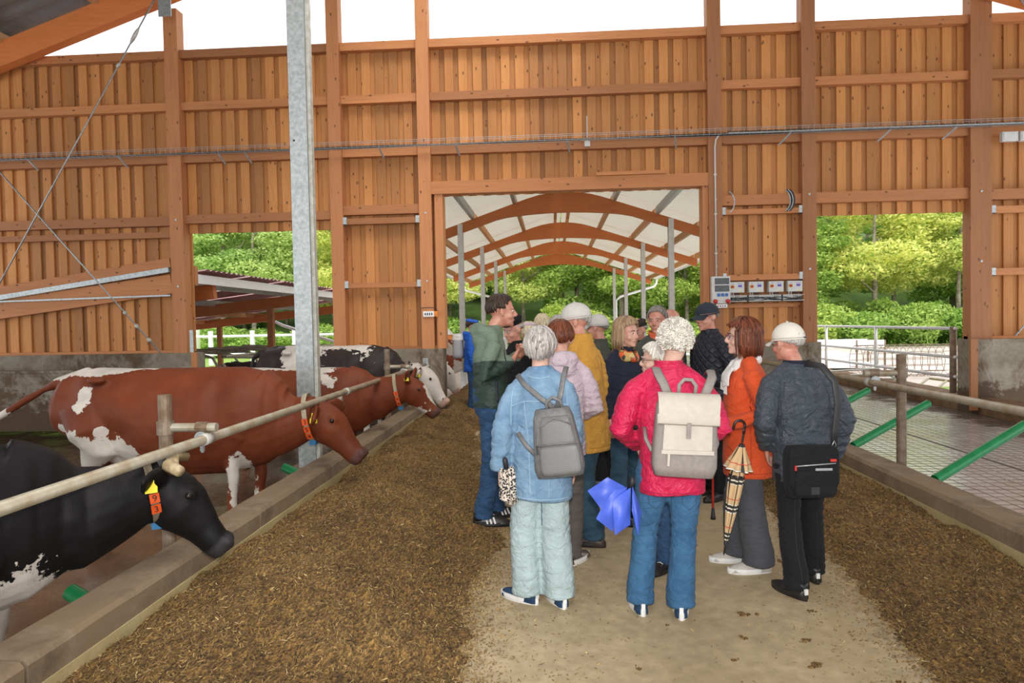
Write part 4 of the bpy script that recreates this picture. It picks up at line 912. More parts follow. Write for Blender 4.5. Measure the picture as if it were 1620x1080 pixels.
cow('white cow with red brown speckles feeding outside beyond the black eared one', (-2.75, 15.6, 0), math.radians(3), 1.0, (.74, 0, .95), math.radians(55), 0, 1.0, C_spt,
    white=[(0, 0, .8, 3, 2, 2)], black=[(.1, -.3, 1.0, .14, .2, .22), (.35, -.2, .9, .1, .2, .16), (-.3, -.4, 1.2, .1, .2, .08), (.55, -.1, 1.0, .1, .2, .1), (-.6, -.4, .9, .12, .2, .1)], collar=.85, digits='', seed=8, voxel=.02)
cow('red and white cow standing farthest along the outdoor feed kerb', (-2.9, 18.0, 0), 0, .97, (.74, 0, 1.0), math.radians(45), 0, 1.0, C_spt, white=[(-.6, 0, 1.2, .8, .6, .5), (.9, 0, .8, .3, .3, .3)], seed=9, voxel=.022)
cow('black and white cow lying in a stall outside the left door', (-6.9, 15.6, .1), math.radians(200), .95, (.62, 0, .80), math.radians(20), .2, 1.0, C_pie, white=[(-1.2, 0, .5, .5, .6, .5), (.8, 0, .6, .15, .3, .3)], lying=True, seed=10, voxel=.022)
cow('white rumped cow lying farther back in the stalls outside', (-6.0, 19.6, .1), math.radians(10), .95, (.62, 0, .80), math.radians(20), 0, 1.0, C_pie, white=[(-.7, 0, .5, .8, .8, .6)], lying=True, seed=11, voxel=.022)
cow('dark cow with a white flank line standing outside behind the pied cow', (-5.2, 13.9, 0), math.radians(175), .95, (.74, 0, 1.15), math.radians(35), 0, 1.0, C_pie, white=[(-1.5, .2, 1.1, .1, .5, .4), (-.3, 0, .5, .4, .5, .2)], seed=12, voxel=.022)
# ------------------------------------------------------------------ people
def skinmat(name, c, red):
    m, t, b = NT(name); v = coordn(t); n = noise(t, v, 14, 4)
    t.links.new(ramp(t, n, [(.35, red), (.6, c)]), b.inputs['Base Color']); b.inputs['Roughness'].default_value = .45
    b.inputs['Subsurface Weight'].default_value = .08; b.inputs['Subsurface Radius'].default_value = (.02, .008, .004); bump(t, b, noise(t, v, 120, 3), .12, .002); return m
K_A = skinmat('fair_skin', (.62, .36, .27), (.54, .25, .19)); K_B = skinmat('ruddy_skin', (.56, .28, .20), (.46, .17, .12)); K_C = skinmat('pale_skin', (.60, .38, .29), (.52, .29, .22))
def hairmat(name, c, d):
    m, t, b = NT(name); v = coordn(t); n = noise(t, v, 60, 4); n2 = noise(t, v, 9, 3); g = t.nodes.new('ShaderNodeNewGeometry')
    f = math_(t, 'ADD', math_(t, 'MULTIPLY', n, .4), math_(t, 'ADD', math_(t, 'MULTIPLY', n2, .3), math_(t, 'MULTIPLY', g.outputs['Random Per Island'], .4)))
    t.links.new(ramp(t, f, [(.3, d), (.75, c)]), b.inputs['Base Color']); b.inputs['Roughness'].default_value = .42; b.inputs['Specular IOR Level'].default_value = .3; bump(t, b, n, .35, .004); return m
H_dark = hairmat('dark_brown_hair', (.055, .032, .022), (.018, .011, .008)); H_grey = hairmat('silver_grey_hair', (.52, .49, .46), (.22, .20, .19)); H_white = hairmat('white_curly_hair', (.80, .76, .68), (.45, .42, .35))
H_aub = hairmat('auburn_hair', (.19, .052, .02), (.05, .013, .007)); H_blond = hairmat('ash_blond_hair', (.42, .29, .17), (.17, .10, .055)); H_gd = hairmat('dark_grey_hair', (.28, .25, .22), (.10, .09, .08)); H_cream = hairmat('cream_hair', (.70, .60, .42), (.4, .32, .2))
M_lip = plain('lips', (.42, .13, .11), .4, 0, .05, 20, 0); M_wht = plain('eye_white', (.62, .58, .54), .25, 0, 0, 20, 0); M_brw = plain('brow_hair', (.05, .035, .025), .8, 0, 0, 20, 0); M_gfr = plain('glasses_frame', (.03, .02, .02), .3, 0, 0, 20, 0)
M_lace = plain('lace', (.7, .7, .68), .8, 0, 0, 20, 0)
def v3(*a): return np.array(a, float)
def hand_mb(side, pose):
    """wrist at origin, fingers +y, palm faces -z, thumb towards -side*x"""
    h = MB(); h.tube([(0, -.02, 0), (0, .015, 0), (0, .05, 0), (0, .088, 0)], [.026, .030, .038, .036], 12, R2=[.020, .018, .016, .013], up=(0, 0, 1))
    curl = {'relax': (12, 22, 18), 'grip': (55, 70, 45), 'half': (25, 38, 30)}[pose]
    for x, L, k in ((-.031, .062, 0), (-.0105, .072, 1), (.0105, .070, 2), (.031, .055, 3)):
        x = x*side*-1; p = v3(x, .082, 0); a = 0; P = [v3(x*.8, .05, 0), p]; sp = x*1.2
        for q, f in zip(curl, (.42, .32, .26)):
            a += math.radians(q+3*k); p = p+L*f*1.15*v3(math.sin(sp)*math.cos(a), math.cos(a), -math.sin(a)); P.append(p)
        h.tube(P, [.0095, .0095, .0088, .0082, .0066], 8)
    t = -side
    h.tube([(t*.015, .012, -.004), (t*.040, .036, -.010), (t*.054, .062, -.018), (t*.052, .088, -.026)], [.014, .0125, .0105, .008], 8)
    return h
def frame_M(o, y, z):
    y = Vector(y).normalized(); z = Vector(z); x = y.cross(z).normalized(); z = x.cross(y)
    m = Matrix((x, y, z)).transposed().to_4x4(); m.translation = Vector(o); return m
def head_mb(fem):
    h = MB()
    h.ell((0, -.014, .030), (.076, .095, .088), 20, 14); h.ell((0, .010, -.028), (.063, .078, .090), 18, 12)
    h.ell((0, .034, -.078), (.048 if not fem else .043, .050, .036)); h.ell((0, .073, -.097), (.022, .019, .017))
    h.tube([(0, .078, .022), (0, .092, .002), (0, .108, -.022), (0, .104, -.036)], [.008, .010, .0135, .010], 10)
    for s in (-1, 1):
        h.ell((s*.010, .096, -.032), (.009, .011, .008)); h.ell((s*.029, .074, .025), (.027, .014, .009)); h.ell((s*.037, .058, -.034), (.026, .026, .025))
        h.tube([(s*.074, .002, .012), (s*.086, -.012, .014), (s*.088, -.016, -.010), (s*.078, .000, -.038)], [.008, .009, .010, .009], 8); h.ell((s*.078, -.004, -.012), (.009, .016, .026))
    h.ell((0, .084, -.060), (.024, .011, .006)); h.ell((0, .082, -.071), (.021, .011, .0065)); return h
def dirv(th, az): return v3(math.sin(th)*math.sin(az), math.sin(th)*math.cos(az), math.cos(th))
def hair_mb(kind, seed):
    r = random.Random(seed); mb = MB(); C = v3(0, -.016, .026); R = v3(.081, .101, .097)
    vol = {'short': 1.05, 'mane': 1.19, 'bob': 1.17, 'curly': 1.20, 'fringe': .98, 'fluffy': 1.14}[kind]
    def end(az):
        a = abs((az+PI) % (2*PI)-PI)
        e = {'short': [(0, 48), (35, 52), (62, 66), (82, 96), (105, 92), (125, 112), (180, 122)], 'mane': [(0, 52), (40, 58), (62, 80), (80, 104), (105, 108), (180, 132)], 'bob': [(0, 58), (30, 62), (60, 72), (78, 98), (180, 100)],
             'curly': [(0, 55), (40, 64), (70, 98), (95, 108), (180, 130)], 'fringe': [(0, 20), (60, 40), (75, 92), (95, 96), (180, 122)], 'fluffy': [(0, 60), (45, 68), (70, 100), (180, 120)]}[kind]
        return math.radians(np.interp(math.degrees(a), [q[0] for q in e], [q[1] for q in e]))
    st = math.radians(84 if kind == 'fringe' else 4)
    # under layer following the skull
    nu, nv = 36, 14; Z = np.zeros((nv+1, nu+1, 3)); 
    for i in range(nu+1):
        az = 2*PI*i/nu; e = end(az)
        s0 = min(st if kind == 'fringe' else .0, e-.1)
        for j in range(nv+1):
            f = j/nv; th = s0+(e-s0)*f; k = (vol*.97 if f < .86 else .93)*(1+.012*math.sin(9*az+5*th))
            p = C+R*dirv(th, az)*k
            Z[j, i] = p
    mb.grid(Z)
    n = {'short': 420, 'mane': 430, 'bob': 420, 'curly': 620, 'fringe': 240, 'fluffy': 430}[kind]
    for q in range(n):
        az = r.uniform(-PI, PI); e = end(az)
        if kind == 'curly':
            th = math.acos(1-r.random()*(1-math.cos(e))); c = C+R*dirv(th, az)*(vol*r.uniform(.93, 1.05)); ax_ = Vector(dirv(th, az)).cross(Vector((r.uniform(-1, 1), r.uniform(-1, 1), r.uniform(-1, 1)))).normalized()
            u = Vector(dirv(th, az)); w = ax_.cross(u); rad = r.uniform(.008, .014); a = np.linspace(0, 2*PI*1.1, 8)
            mb.tube([tuple(Vector(c)+u*math.cos(t)*rad+w*math.sin(t)*rad+ax_*(t*.0016)) for t in a], .0042, 4)
            continue
        if kind == 'fringe': t0 = st+r.uniform(.02, .2)
        else: t0 = r.uniform(.02, .7)*e
        if t0 > e-.15: continue
        dz = r.uniform(-.12, .12); k0 = vol*r.uniform(.98, 1.035); P = []
        t1 = min(e+r.uniform(-.08, .06), t0+r.uniform(.5, 1.5)); sw = r.uniform(-.22, .22)
        for f in np.linspace(0, 1, 6):
            th = t0+(t1-t0)*f; p = C+R*dirv(th, az+dz*f+sw*f*f)*(k0*(1+.03*math.sin(f*PI))); P.append(p)
        if kind in ('bob',) and t1 > e-.35 and abs(az) > 1.2:
            p = P[-1]; zb = -.115-.03*(abs(az)/PI)+r.uniform(-.02, .012); m = p.copy(); m[2] = (p[2]+zb)/2; m[:2] *= 1.04; l = p.copy(); l[2] = zb; l[:2] *= r.uniform(.86, .97); P += [m, l]
        if kind == 'mane' and t1 > e-.3 and abs(az) > 1.9:
            p = P[-1].copy(); p[2] -= .025; p[:2] *= .97; P.append(p)
        w = r.uniform(.006, .011); k = len(P); mb.tube(P, [w*.5]+[w]*(k-2)+[w*.25], 5, R2=[.002]+[.0042]*(k-2)+[.001])
    if kind == 'bob':
        a = np.linspace(1.3, 2*PI-1.3, 30); zs = np.linspace(.03, -.115, 8)
        mb.grid(np.array([[C+np.array((.081*1.13*math.sin(q)*(1+.05*math.sin((z+.1)*20)), .101*1.10*math.cos(q), 0))+v3(0, 0, z-.026) if False else v3(.081*1.14*math.sin(q)*(1-.10*(f/7)**3), -.016+.101*1.12*math.cos(q)*(1-.12*(f/7)**3), z) for q in a] for f, z in enumerate(zs)]))
    return mb
def cap_mb(kind):
    m = MB(); C = v3(0, -.014, .036)
    if kind in ('ball', 'navy'):
        hgt = .102 if kind == 'ball' else .084
        nu, nv = 40, 9; Z = np.array([[C+v3(.0915*math.sin(az)*math.sin(th), .113*math.cos(az)*math.sin(th), hgt*math.cos(th)*(1 if math.cos(th) > 0 else .3))+v3(0, 0, 0) for az in np.linspace(0, 2*PI, nu+1)] for th in np.linspace(0.01, PI*.56, nv)])
        m.grid(Z); m.tube([C+v3(0, 0, hgt-.002), C+v3(0, 0, hgt+.006)], .007, 8)
        band = [C+v3(.0905*math.sin(a), .112*math.cos(a), -.014) for a in np.linspace(0, 2*PI, 33)[:-1]]; m.tube(band, .006, 6, closed=True)
        B = np.array([[v3(.083*math.sin(a)*(1-.10*f), .0+.100*math.cos(a)-.014+f*.086*(math.cos(a)**.6), .030-.020*f-.018*abs(math.sin(a))*(.4+f)+dz) for a in np.linspace(-1.05, 1.05, 17)] for dz, f in ((0, -.05), (0, .35), (0, .7), (0, 1.0), (-.005, 1.0), (-.006, .5), (-.005, -.05))]); m.grid(B)
    elif kind == 'flat':
        m.ell((0, .008, .075), (.094, .122, .036), 26, 10, rot=(-.14, 0, 0)); m.ell((0, -.016, .05), (.087, .107, .032), 24, 8)
        B = np.array([[v3(.072*math.sin(a), .082*math.cos(a)+f*.05*math.cos(a)**.5, .052-.02*f+dz) for a in np.linspace(-.95, .95, 13)] for dz, f in ((0, 0), (0, .6), (0, 1), (-.005, 1), (-.006, 0))]); m.grid(B)
    elif kind == 'beret':
        m.ell((0, -.005, .088), (.10, .122, .040), 26, 10, rot=(-.16, .1, 0)); m.ell((0, -.014, .058), (.084, .104, .03), 24, 8); m.tube([(0, -.01, .125), (0, -.012, .14)], .004, 6)
    return m
def shoe(t, x, y, yaw, up, sole, L=.28, laces=True, stripes=None, heel=None, z0=0):
    P = [(-.088, .052), (-.075, .075), (-.03, .088), (.02, .085), (.07, .066), (.12, .050), (.16, .040), (.185, .028)]; R = [.022, .034, .038, .040, .043, .046, .042, .022]
    m = MB(); m.tube([(0, p*L/.28, .012) for p, h in P], R, 16, R2=[h for p, h in P], up=(0, 0, 1)); m.tube([(0, -.045, .05), (0, -.048, .105)], [.040, .043], 14)
    v = m.V(); v[:, 2] = np.maximum(v[:, 2], .010); m.v = [v]
    yM = Matrix.Translation((x, y, z0)) @ Matrix.Rotation(yaw, 4, 'Z')
    me = m.mesh('shoe', True); me.transform(yM); o = link('shoe', me, up, t)
    s = MB(); out = []; n = 26
    for q in range(n):
        a = 2*PI*q/n; yy = .05+.148*math.cos(a); w = .047-.010*max(0, -math.cos(a))-.004*math.sin(2*a); out.append((w*math.sin(a), yy*L/.28))
    vv = [(a, b, 0) for a, b in out]+[(a*1.08, b*1.02, .018) for a, b in out]+[(a*1.04, b*1.01, .036+.010*max(0, -(b-.02)*6)) for a, b in out]
    f = [tuple(range(n)), tuple(range(2*n, 3*n))[::-1]]+[(k*n+j, (k+1)*n+j, (k+1)*n+(j+1) % n, k*n+(j+1) % n) for k in (0, 1) for j in range(n)]
    me = s.add(vv, f).mesh('sole'); me.transform(yM); link('sole', me, sole, o)
    def sub(nm, mb, mt):
        me = mb.mesh(nm); me.transform(yM); link(nm, me, mt, o)
    if laces:
        for k in range(4): sub('lace', MB().tube([(-.024, .045+.02*k, .079-.009*k), (0, .047+.02*k, .090-.010*k), (.024, .045+.02*k, .079-.009*k)], .003, 5), laces if not isinstance(laces, bool) else M_lace)
    if stripes:
        for sd in (-1, 1):
            for k in range(3): sub('stripe', MB().bar((sd*.048, .018+.028*k, .030), (sd*.036, .004+.028*k, .075), .012, .006, up=(1, 0, 0)), stripes)
    if heel: sub('heel_tab', MB().box((-.011, -.098, .040), (.011, -.080, .075)), heel)
    return o
def person(label, loc, rz, h, skin=None, fem=False, feet=((-.10, 0, .15), (.10, 0, -.15)), armL=None, armR=None, lean=.0, head=(0, 0, 0), hair=('short', None), cap=None, glasses=False,
           top=None, topmat=None, topsec=None, sleeve=(.074, .068, .061, .055, .046), hood=False, collar=None, pants=None, pr=(.100, .088, .074, .068, .072), shoes=None, hands=('relax', 'relax'), w=1.0, belly=0, stoop=.03, voxel=.0085, seed=1, beard=False, hem=None, hidden_low=False, cvox=.0125, legs_open=1.0, sleeves=True, group=None, handM=(None, None)):
    w = w*.9; s = h/1.70; t = thing('person', label, 'person', loc, rz, group); t.scale = (s, s, s)
    sy = lambda z: lean*max(0, (z-.9)/.5)**1.15
    hc = v3(head[3] if len(head) > 3 else 0, sy(1.58)+stoop+.01, 1.582-(.0 if len(head) < 5 else head[4])); nb = v3(0, sy(1.42), 1.42)
    HM = Matrix.Translation(tuple(hc)) @ Euler((head[1], head[2], head[0]), 'XYZ').to_matrix().to_4x4()
    sh = {-1: v3(-.178*w, sy(1.38), 1.372), 1: v3(.178*w, sy(1.38), 1.372)}
    arms = {-1: armL or ((-.235*w, -.02+sy(1.1), 1.10), (-.235*w, .04+sy(.9), .86)), 1: armR or ((.235*w, -.02+sy(1.1), 1.10), (.235*w, .04+sy(.9), .86))}
    B = MB()
    B.loft([(z, 0, sy(z), rx*w, ry) for z, rx, ry in ((.80, .09, .07), (.88, .15, .10), (.98, .14, .095), (1.1, .125, .09), (1.22, .135, .095), (1.30, .12, .085), (1.36, .085, .07), (1.45, .055, .055))], 18)
    B.tube([nb-v3(0, 0, .04), (nb+hc)/2-v3(0, .01, .02), hc-v3(0, .012, .045)], [.060, .053, .052], 14)
    B.sub(head_mb(fem), HM)
    knees = {}
    for i, sd in enumerate((-1, 1)):
        e, wr = v3(*arms[sd][0]), v3(*arms[sd][1]); B.tube([sh[sd]-v3(sd*.06, 0, .05), sh[sd]-v3(sd*.02, 0, .055), (sh[sd]+e)/2, e, (e+wr)/2, wr], [.04, .038, .038, .036, .034, .025], 12)
        d = wr-e; hd = handM[i][0] if handM[i] else d/np.linalg.norm(d)*.6+v3(0, .0, -.25); up_ = handM[i][1] if handM[i] else (sd, .25, .1)
        B.sub(hand_mb(sd, hands[i]), frame_M(wr, hd, up_))
        fx, fy, fyaw = feet[i]; hp_ = v3(sd*.088*w, 0, .90); an = v3(fx, fy, .08); fd = v3(-math.sin(fyaw), math.cos(fyaw), 0); kn = (hp_+an)/2+v3(0, .0, 0)+fd*.025+v3(0, 0, .0); knees[sd] = (hp_, kn, an, fd)
        B.tube([hp_, (hp_+kn)/2, kn, (kn+an)/2, an], [.08, .065, .048, .045, .034], 12); B.tube([an-v3(0, 0, .03), an-v3(0, 0, .045)+fd*.06, an-v3(0, 0, .055)+fd*.13], [.033, .03, .02], 10)
    me = bake(B, 'body', voxel, 1, .35); link('body', me, skin or K_A, t)
    def hp(x, y, z): return tuple(HM @ Vector((x, y, z)))
    for sd in (-1, 1):
        e = MB().ell(hp(sd*.030, .0755, .004), (.0105, .0105, .0065), 12, 8); e.ell(hp(sd*.030, .0832, .004), (.0058, .005, .0058), 8, 6, mi=1); link('eye', e.mesh('eye', True), [M_wht, M_eye], t)
        link('eyebrow', MB().tube([hp(sd*.014, .088, .024), hp(sd*.030, .089, .030), hp(sd*.048, .078, .025)], [.003, .004, .002], 6).mesh('eyebrow', True), {True: M_brw}.get(hair[1] in (H_dark, H_aub, H_blond, None), hair[1]), t)
    link('lips', MB().tube([hp(-.023, .084, -.066), hp(-.01, .0935, -.064), hp(.01, .0935, -.064), hp(.023, .084, -.066)], [.002, .0048, .0048, .002], 6).mesh('lips', True), M_lip, t)
    if hair[1] is not None:
        hm = hair_mb(hair[0], seed).mesh('hair', True); hm.transform(HM); link('hair', hm, hair[1], t)
    if cap:
        m = cap_mb(cap[0]).mesh('cap', True); m.transform(HM); co_ = link('cap', m, cap[1], t, label=cap[2] if len(cap) > 2 else None)
        if cap[0] == 'ball':
            a = np.linspace(0, 2*PI, 17)[:-1]; op = MB().ell((0, -.118, .050), (.030, .006, .017), 14, 8).mesh('cap_opening', True); op.transform(HM); link('cap_opening', op, hair[1] or M_black, co_)
            bk = MB().box((.014, -.129, .022), (.034, -.122, .034)).mesh('buckle'); bk.transform(HM); link('buckle', bk, M_black, co_)
    if glasses:
        g = MB()
        for sd in (-1, 1):
            g.tube([hp(sd*.031+.021*math.cos(a), .095, .003+.017*math.sin(a)) for a in np.linspace(0, 2*PI, 17)[:-1]], .0022, 6, closed=True); g.tube([hp(sd*.052, .093, .008), hp(sd*.075, .06, .008), hp(sd*.084, -.005, .004)], .002, 5)
        g.tube([hp(-.010, .097, .006), hp(.010, .097, .006)], .002, 5); link('glasses', g.mesh('glasses', True), glasses if not isinstance(glasses, bool) else M_gfr, t)
    nz = SN(seed+30, 12, 2.4); nz2 = SN(seed+31, 12, 7)
    def folds(joints, amp=.008, base=.005):
        def f(co, no):
            o = base*nz(co*np.array((1, 1, .6)))+base*.35*nz2(co)
            for j, r, fr in joints:
                d = co-np.array(j); ww = np.exp(-(d**2).sum(1)/(r*r)); o -= amp*ww*np.maximum(0, np.sin(2*PI*(d[:, 2]+.35*d[:, 1])/fr+1.8*nz(co*.8)))
            return o
        return f
    if pants is not None:
        Q = MB(); Q.loft([(z, 0, .0, rx*w, ry) for z, rx, ry in ((.80, .135, .105), (.86, .168, .122), (.93, .172, .125+belly*.3), (1.0, .155, .112+belly*.5), (1.05, .150, .108))], 24, p=2.2)
        for sd in (-1, 1):
            hp_, kn, an, fd = knees[sd]; bt = v3(an[0], an[1], .035)-fd*.01
            Q.tube([hp_-v3(0, 0, .0), hp_*.75+kn*.25, (hp_+kn)/2, kn, (kn+an)/2, bt+v3(0, 0, .11), bt+v3(0, 0, .02)], [pr[0]*.9*w, pr[0]*w, pr[1]*w, pr[2], pr[3], pr[4], pr[4]*1.02], 18)
        J = [(knees[-1][1], .12, .06), (knees[1][1], .12, .06), (knees[-1][2]+v3(0, 0, .04), .10, .05), (knees[1][2]+v3(0, 0, .04), .10, .05), (v3(-.1, 0, .80), .12, .07), (v3(.1, 0, .80), .12, .07)]
        link('trousers', bake(Q, 'trousers', cvox, 3, .5, folds(J, .010, .004)), pants, t)
    if topmat is not None:
        sec = topsec or ((.76, .195, .140), (.85, .195, .138), (1.0, .185, .128+belly*.5), (1.15, .190, .125+belly*.3), (1.27, .186, .122), (1.34, .160, .104), (1.385, .115, .088), (1.43, .080, .073), (1.475, .072, .070))
        Q = MB(); Q.loft([(z, 0, sy(z)-(.0 if z < 1.3 else 0), rx*w if z < 1.41 else rx, ry) for z, rx, ry in sec], 30, p=2.25)
        J = []
        if sleeves:
            for sd in (-1, 1):
                e, wr = v3(*arms[sd][0]), v3(*arms[sd][1]); k = sleeve
                Q.tube([v3(sd*.045, sy(1.42)-.005, 1.425), v3(sd*.10*w, sy(1.4), 1.395), sh[sd]*.93+v3(0, sy(1.36)*.07, .07)], [.050, .052, .050], 14)
                Q.tube([sh[sd]-v3(sd*.045, 0, .045), sh[sd]+v3(0, 0, -.045), (sh[sd]*.55+e*.45), e, (e+wr)/2, wr-(wr-e)*.06], [k[0]*.74, k[0]*.86, k[1], k[2], k[3], k[4]], 18); J += [(e, .13, .055), ((e+wr)/2, .10, .05), (sh[sd]+v3(-sd*.03, 0, -.08), .10, .06)]
        if hood: Q.tube([(-.085, .005+sy(1.44), 1.43), (-.06, -.075+sy(1.44), 1.44), (0, -.10+sy(1.44), 1.44), (.06, -.075+sy(1.44), 1.44), (.085, .005+sy(1.44), 1.43)], [.035, .05, .058, .05, .035], 14); Q.ell((0, -.085+sy(1.4), 1.38), (.09, .05, .09))
        J += [(v3(0, -.12, 1.0), .2, .10), (v3(.12, -.1, .85), .15, .09)]
        jk = bake(Q, top or 'jacket', cvox, 2, .5, folds(J, .009, .0045)); jo = link(top or 'jacket', jk, topmat, t)
        if collar:
            cm = MB(); a = np.linspace(0, 2*PI, 29); ht = collar[1]; rr = [(.078, .074, 1.425), (.082, .080, 1.445+ht*.5), (.085, .084, 1.44+ht), (.076, .075, 1.438+ht), (.070, .068, 1.44)]
            cm.grid(np.array([[(rx*math.sin(q), sy(1.44)+.004+ry*math.cos(q)*-1, z-.018*(1-math.cos(q))*.5*(-1 if False else 1)*0-.022*max(0, math.cos(q+PI))) for q in a] for rx, ry, z in rr])); link('collar', cm.mesh('collar', True), collar[0], jo)
    if shoes:
        for i in (0, 1): shoe(t, feet[i][0], feet[i][1]+0.0, feet[i][2], **shoes)
    return t, HM

F_green = None
def splitmat(name, a, b_, zsp, ang=0):
    """two tone jacket: upper colour a above the seam, lower colour b"""
    m, t, b = NT(name); v = coordn(t); sp_ = t.nodes.new('ShaderNodeSeparateXYZ'); t.links.new(v, sp_.inputs[0])
    z = math_(t, 'SUBTRACT', math_(t, 'ADD', sp_.outputs['Z'], math_(t, 'MULTIPLY', math_(t, 'ABSOLUTE', sp_.outputs['X']), ang)), zsp)
    n = noise(t, v, 9, 4)
    ca = ramp(t, n, [(.3, tuple(x*.78 for x in a)), (.7, a)]); cb = ramp(t, n, [(.3, tuple(x*.75 for x in b_)), (.7, b_)])
    t.links.new(mixc(t, ramp(t, z, [(.0, (0,)*3), (.003, (1,)*3)]), cb, ca), b.inputs['Base Color']); b.inputs['Roughness'].default_value = .6
    f = noise(t, coordn(t, (6, 6, 9)), 1.7, 4, .55, 1.0); bump(t, b, f, .5, .03); return m
D_light = fabric('light_denim', (.24, .37, .50), 500, .85, .18, .6, c2=(.12, .22, .35)); D_pale = fabric('pale_blue_cotton', (.42, .53, .54), 300, .9, .1, .8); D_blue = fabric('blue_denim', (.055, .155, .29), 500, .85, .22, .8, c2=(.028, .088, .18)); D_dark = fabric('dark_denim', (.035, .085, .13), 500, .85, .2, .6)
D_mid = fabric('mid_blue_denim', (.04, .10, .21), 500, .85, .25, .8)
F_pink = fabric('crimson_pink_shell', (.66, .012, .085), 300, .5, .10, 1.0, c2=(.50, .008, .055), spec=.4); F_mus = fabric('mustard_cloth', (.62, .32, .055), 300, .7, .08, .6); F_or = fabric('orange_wool', (.72, .10, .030), 200, .95, .08, .5, sheen=.06)
F_navy = fabric('slate_blue_shell', (.048, .062, .080), 300, .5, .12, 1.2, spec=.4); F_navd = fabric('dark_navy_cloth', (.018, .022, .04), 300, .8, .1, .6); F_lil = fabric('pale_lilac_shell', (.62, .50, .56), 300, .55, .06, .8); F_blk = fabric('black_cloth', (.012, .012, .014), 300, .85, .1, .6)
F_gry = fabric('grey_wool_trousers', (.085, .088, .10), 300, .95, .12, .6); F_gtr = fabric('grey_brown_trousers', (.115, .10, .088), 300, .9, .12, .8); F_olive = fabric('olive_grey_shell', (.075, .08, .065), 300, .6, .1, .6); F_cap = fabric('cream_cap', (.74, .71, .62), 400, .85, .05, 0); F_capg = fabric('light_grey_cap', (.58, .56, .52), 400, .7, .06, 0)
F_caps = fabric('slate_cap', (.035, .042, .055), 400, .85, .1, 0); F_brn = fabric('dark_brown_cap', (.05, .035, .028), 300, .95, .15, 0); F_scarfw = fabric('white_knit', (.78, .76, .74), 120, .95, .06, .5); F_quilt = None
m, t_, b = NT('quilted_navy'); v = coordn(t_); ck = []
for ang in (45, -45):
    mp = t_.nodes.new('ShaderNodeMapping'); mp.inputs['Rotation'].default_value = (0, math.radians(ang), 0); t_.links.new(v, mp.inputs[0]); wv = t_.nodes.new('ShaderNodeTexWave'); wv.inputs['Scale'].default_value = 5.5; t_.links.new(mp.outputs[0], wv.inputs[0]); ck.append(wv.outputs['Fac'])
hq = math_(t_, 'MINIMUM', ck[0], ck[1]); b.inputs['Base Color'].default_value = (.016, .019, .030, 1); b.inputs['Roughness'].default_value = .6; bump(t_, b, ramp(t_, hq, [(0, (0,)*3), (.35, (1,)*3)]), .8, .02); F_quilt = m
F_two = splitmat('two_tone_green_shell', (.155, .215, .155), (.022, .048, .036), 1.20, -.10)
M_ru = plain('rubber_white', (.72, .72, .70), .6, 0, .06, 20, .05); S_blk = plain('black_leather', (.015, .014, .014), .4, 0, .1, 30, .1); S_navy = fabric('navy_mesh_shoe', (.02, .05, .11), 300, .7, .1, 0); S_bei = fabric('beige_mesh_shoe', (.52, .48, .43), 300, .85, .08, 0); S_brn = plain('dark_leather', (.055, .04, .035), .4, 0, .1, 30, .1); S_mt = plain('bronze_leather', (.16, .13, .10), .25, .4, .1, 30, .1)

SH_n = dict(up=S_navy, sole=M_ru, heel=M_ru); SH_b = dict(up=S_blk, sole=S_blk, laces=False)
green, gHM = person('young man in a two tone green hooded jacket, hands raised at his chest', (-.57, 5.93, 0), math.radians(-78), 1.985, skin=K_B, hair=('short', H_dark), topmat=F_two, hood=True, pants=D_mid, stoop=.07, lean=.02,
    topsec=((.87, .185, .135), (.95, .182, .132), (1.05, .178, .130), (1.15, .182, .128), (1.27, .182, .122), (1.34, .158, .104), (1.385, .115, .088), (1.43, .080, .073), (1.475, .072, .070)), armR=((.235, -.08, 1.09), (.10, .17, 1.225)), armL=((-.22, .02, 1.10), (-.02, .24, 1.25)), hands=('half', 'half'), handM=((v3(.55, .25, .55), (-.5, .6, .3)), (v3(-.6, .35, .45), (.3, -.9, .2))), shoes=dict(up=S_blk, sole=S_blk, stripes=M_ru, laces=M_black), feet=((-.10, .06, .35), (.10, -.06, -.12)), head=(-.05, -.05, 0), w=1.06, belly=.03, voxel=.0075, seed=11)
denim, dHM = person('woman with short silver hair in a long light denim jacket, back turned, grey backpack', (-.09, 4.20, 0), math.radians(-4), 1.70, skin=K_C, fem=True, hair=('mane', H_grey), topmat=D_light, pants=D_pale, w=.98,
    topsec=((.665, .215, .150), (.75, .215, .150), (.88, .205, .145), (1.05, .190, .13), (1.2, .188, .126), (1.31, .165, .110), (1.375, .115, .09), (1.43, .08, .075), (1.475, .075, .072)), pr=(.105, .100, .096, .094, .096), armL=((-.235, -.05, 1.08), (-.245, -.03, .83)), armR=((.20, .02, 1.09), (.19, .10, .85)),
    hands=('grip', 'relax'), shoes=SH_n, feet=((-.115, .02, 1.0), (.095, .0, .45)), sleeve=(.072, .066, .062, .062, .068), collar=(D_light, .02), lean=.03, seed=12, stoop=.04, belly=.02)
lilac, lHM = person('woman with auburn hair in a pale lilac jacket behind the denim jacket', (.05, 4.95, 0), math.radians(6), 1.745, fem=True, hair=('fluffy', H_aub), topmat=F_lil, hood=True, pants=F_gtr, pr=(.09, .08, .066, .06, .062), shoes=dict(up=S_mt, sole=M_ru, laces=False), armR=((.25, .0, 1.08), (.12, .2, 1.0)), seed=13, feet=((-.09, 0, .1), (.06, -.05, -.7)))
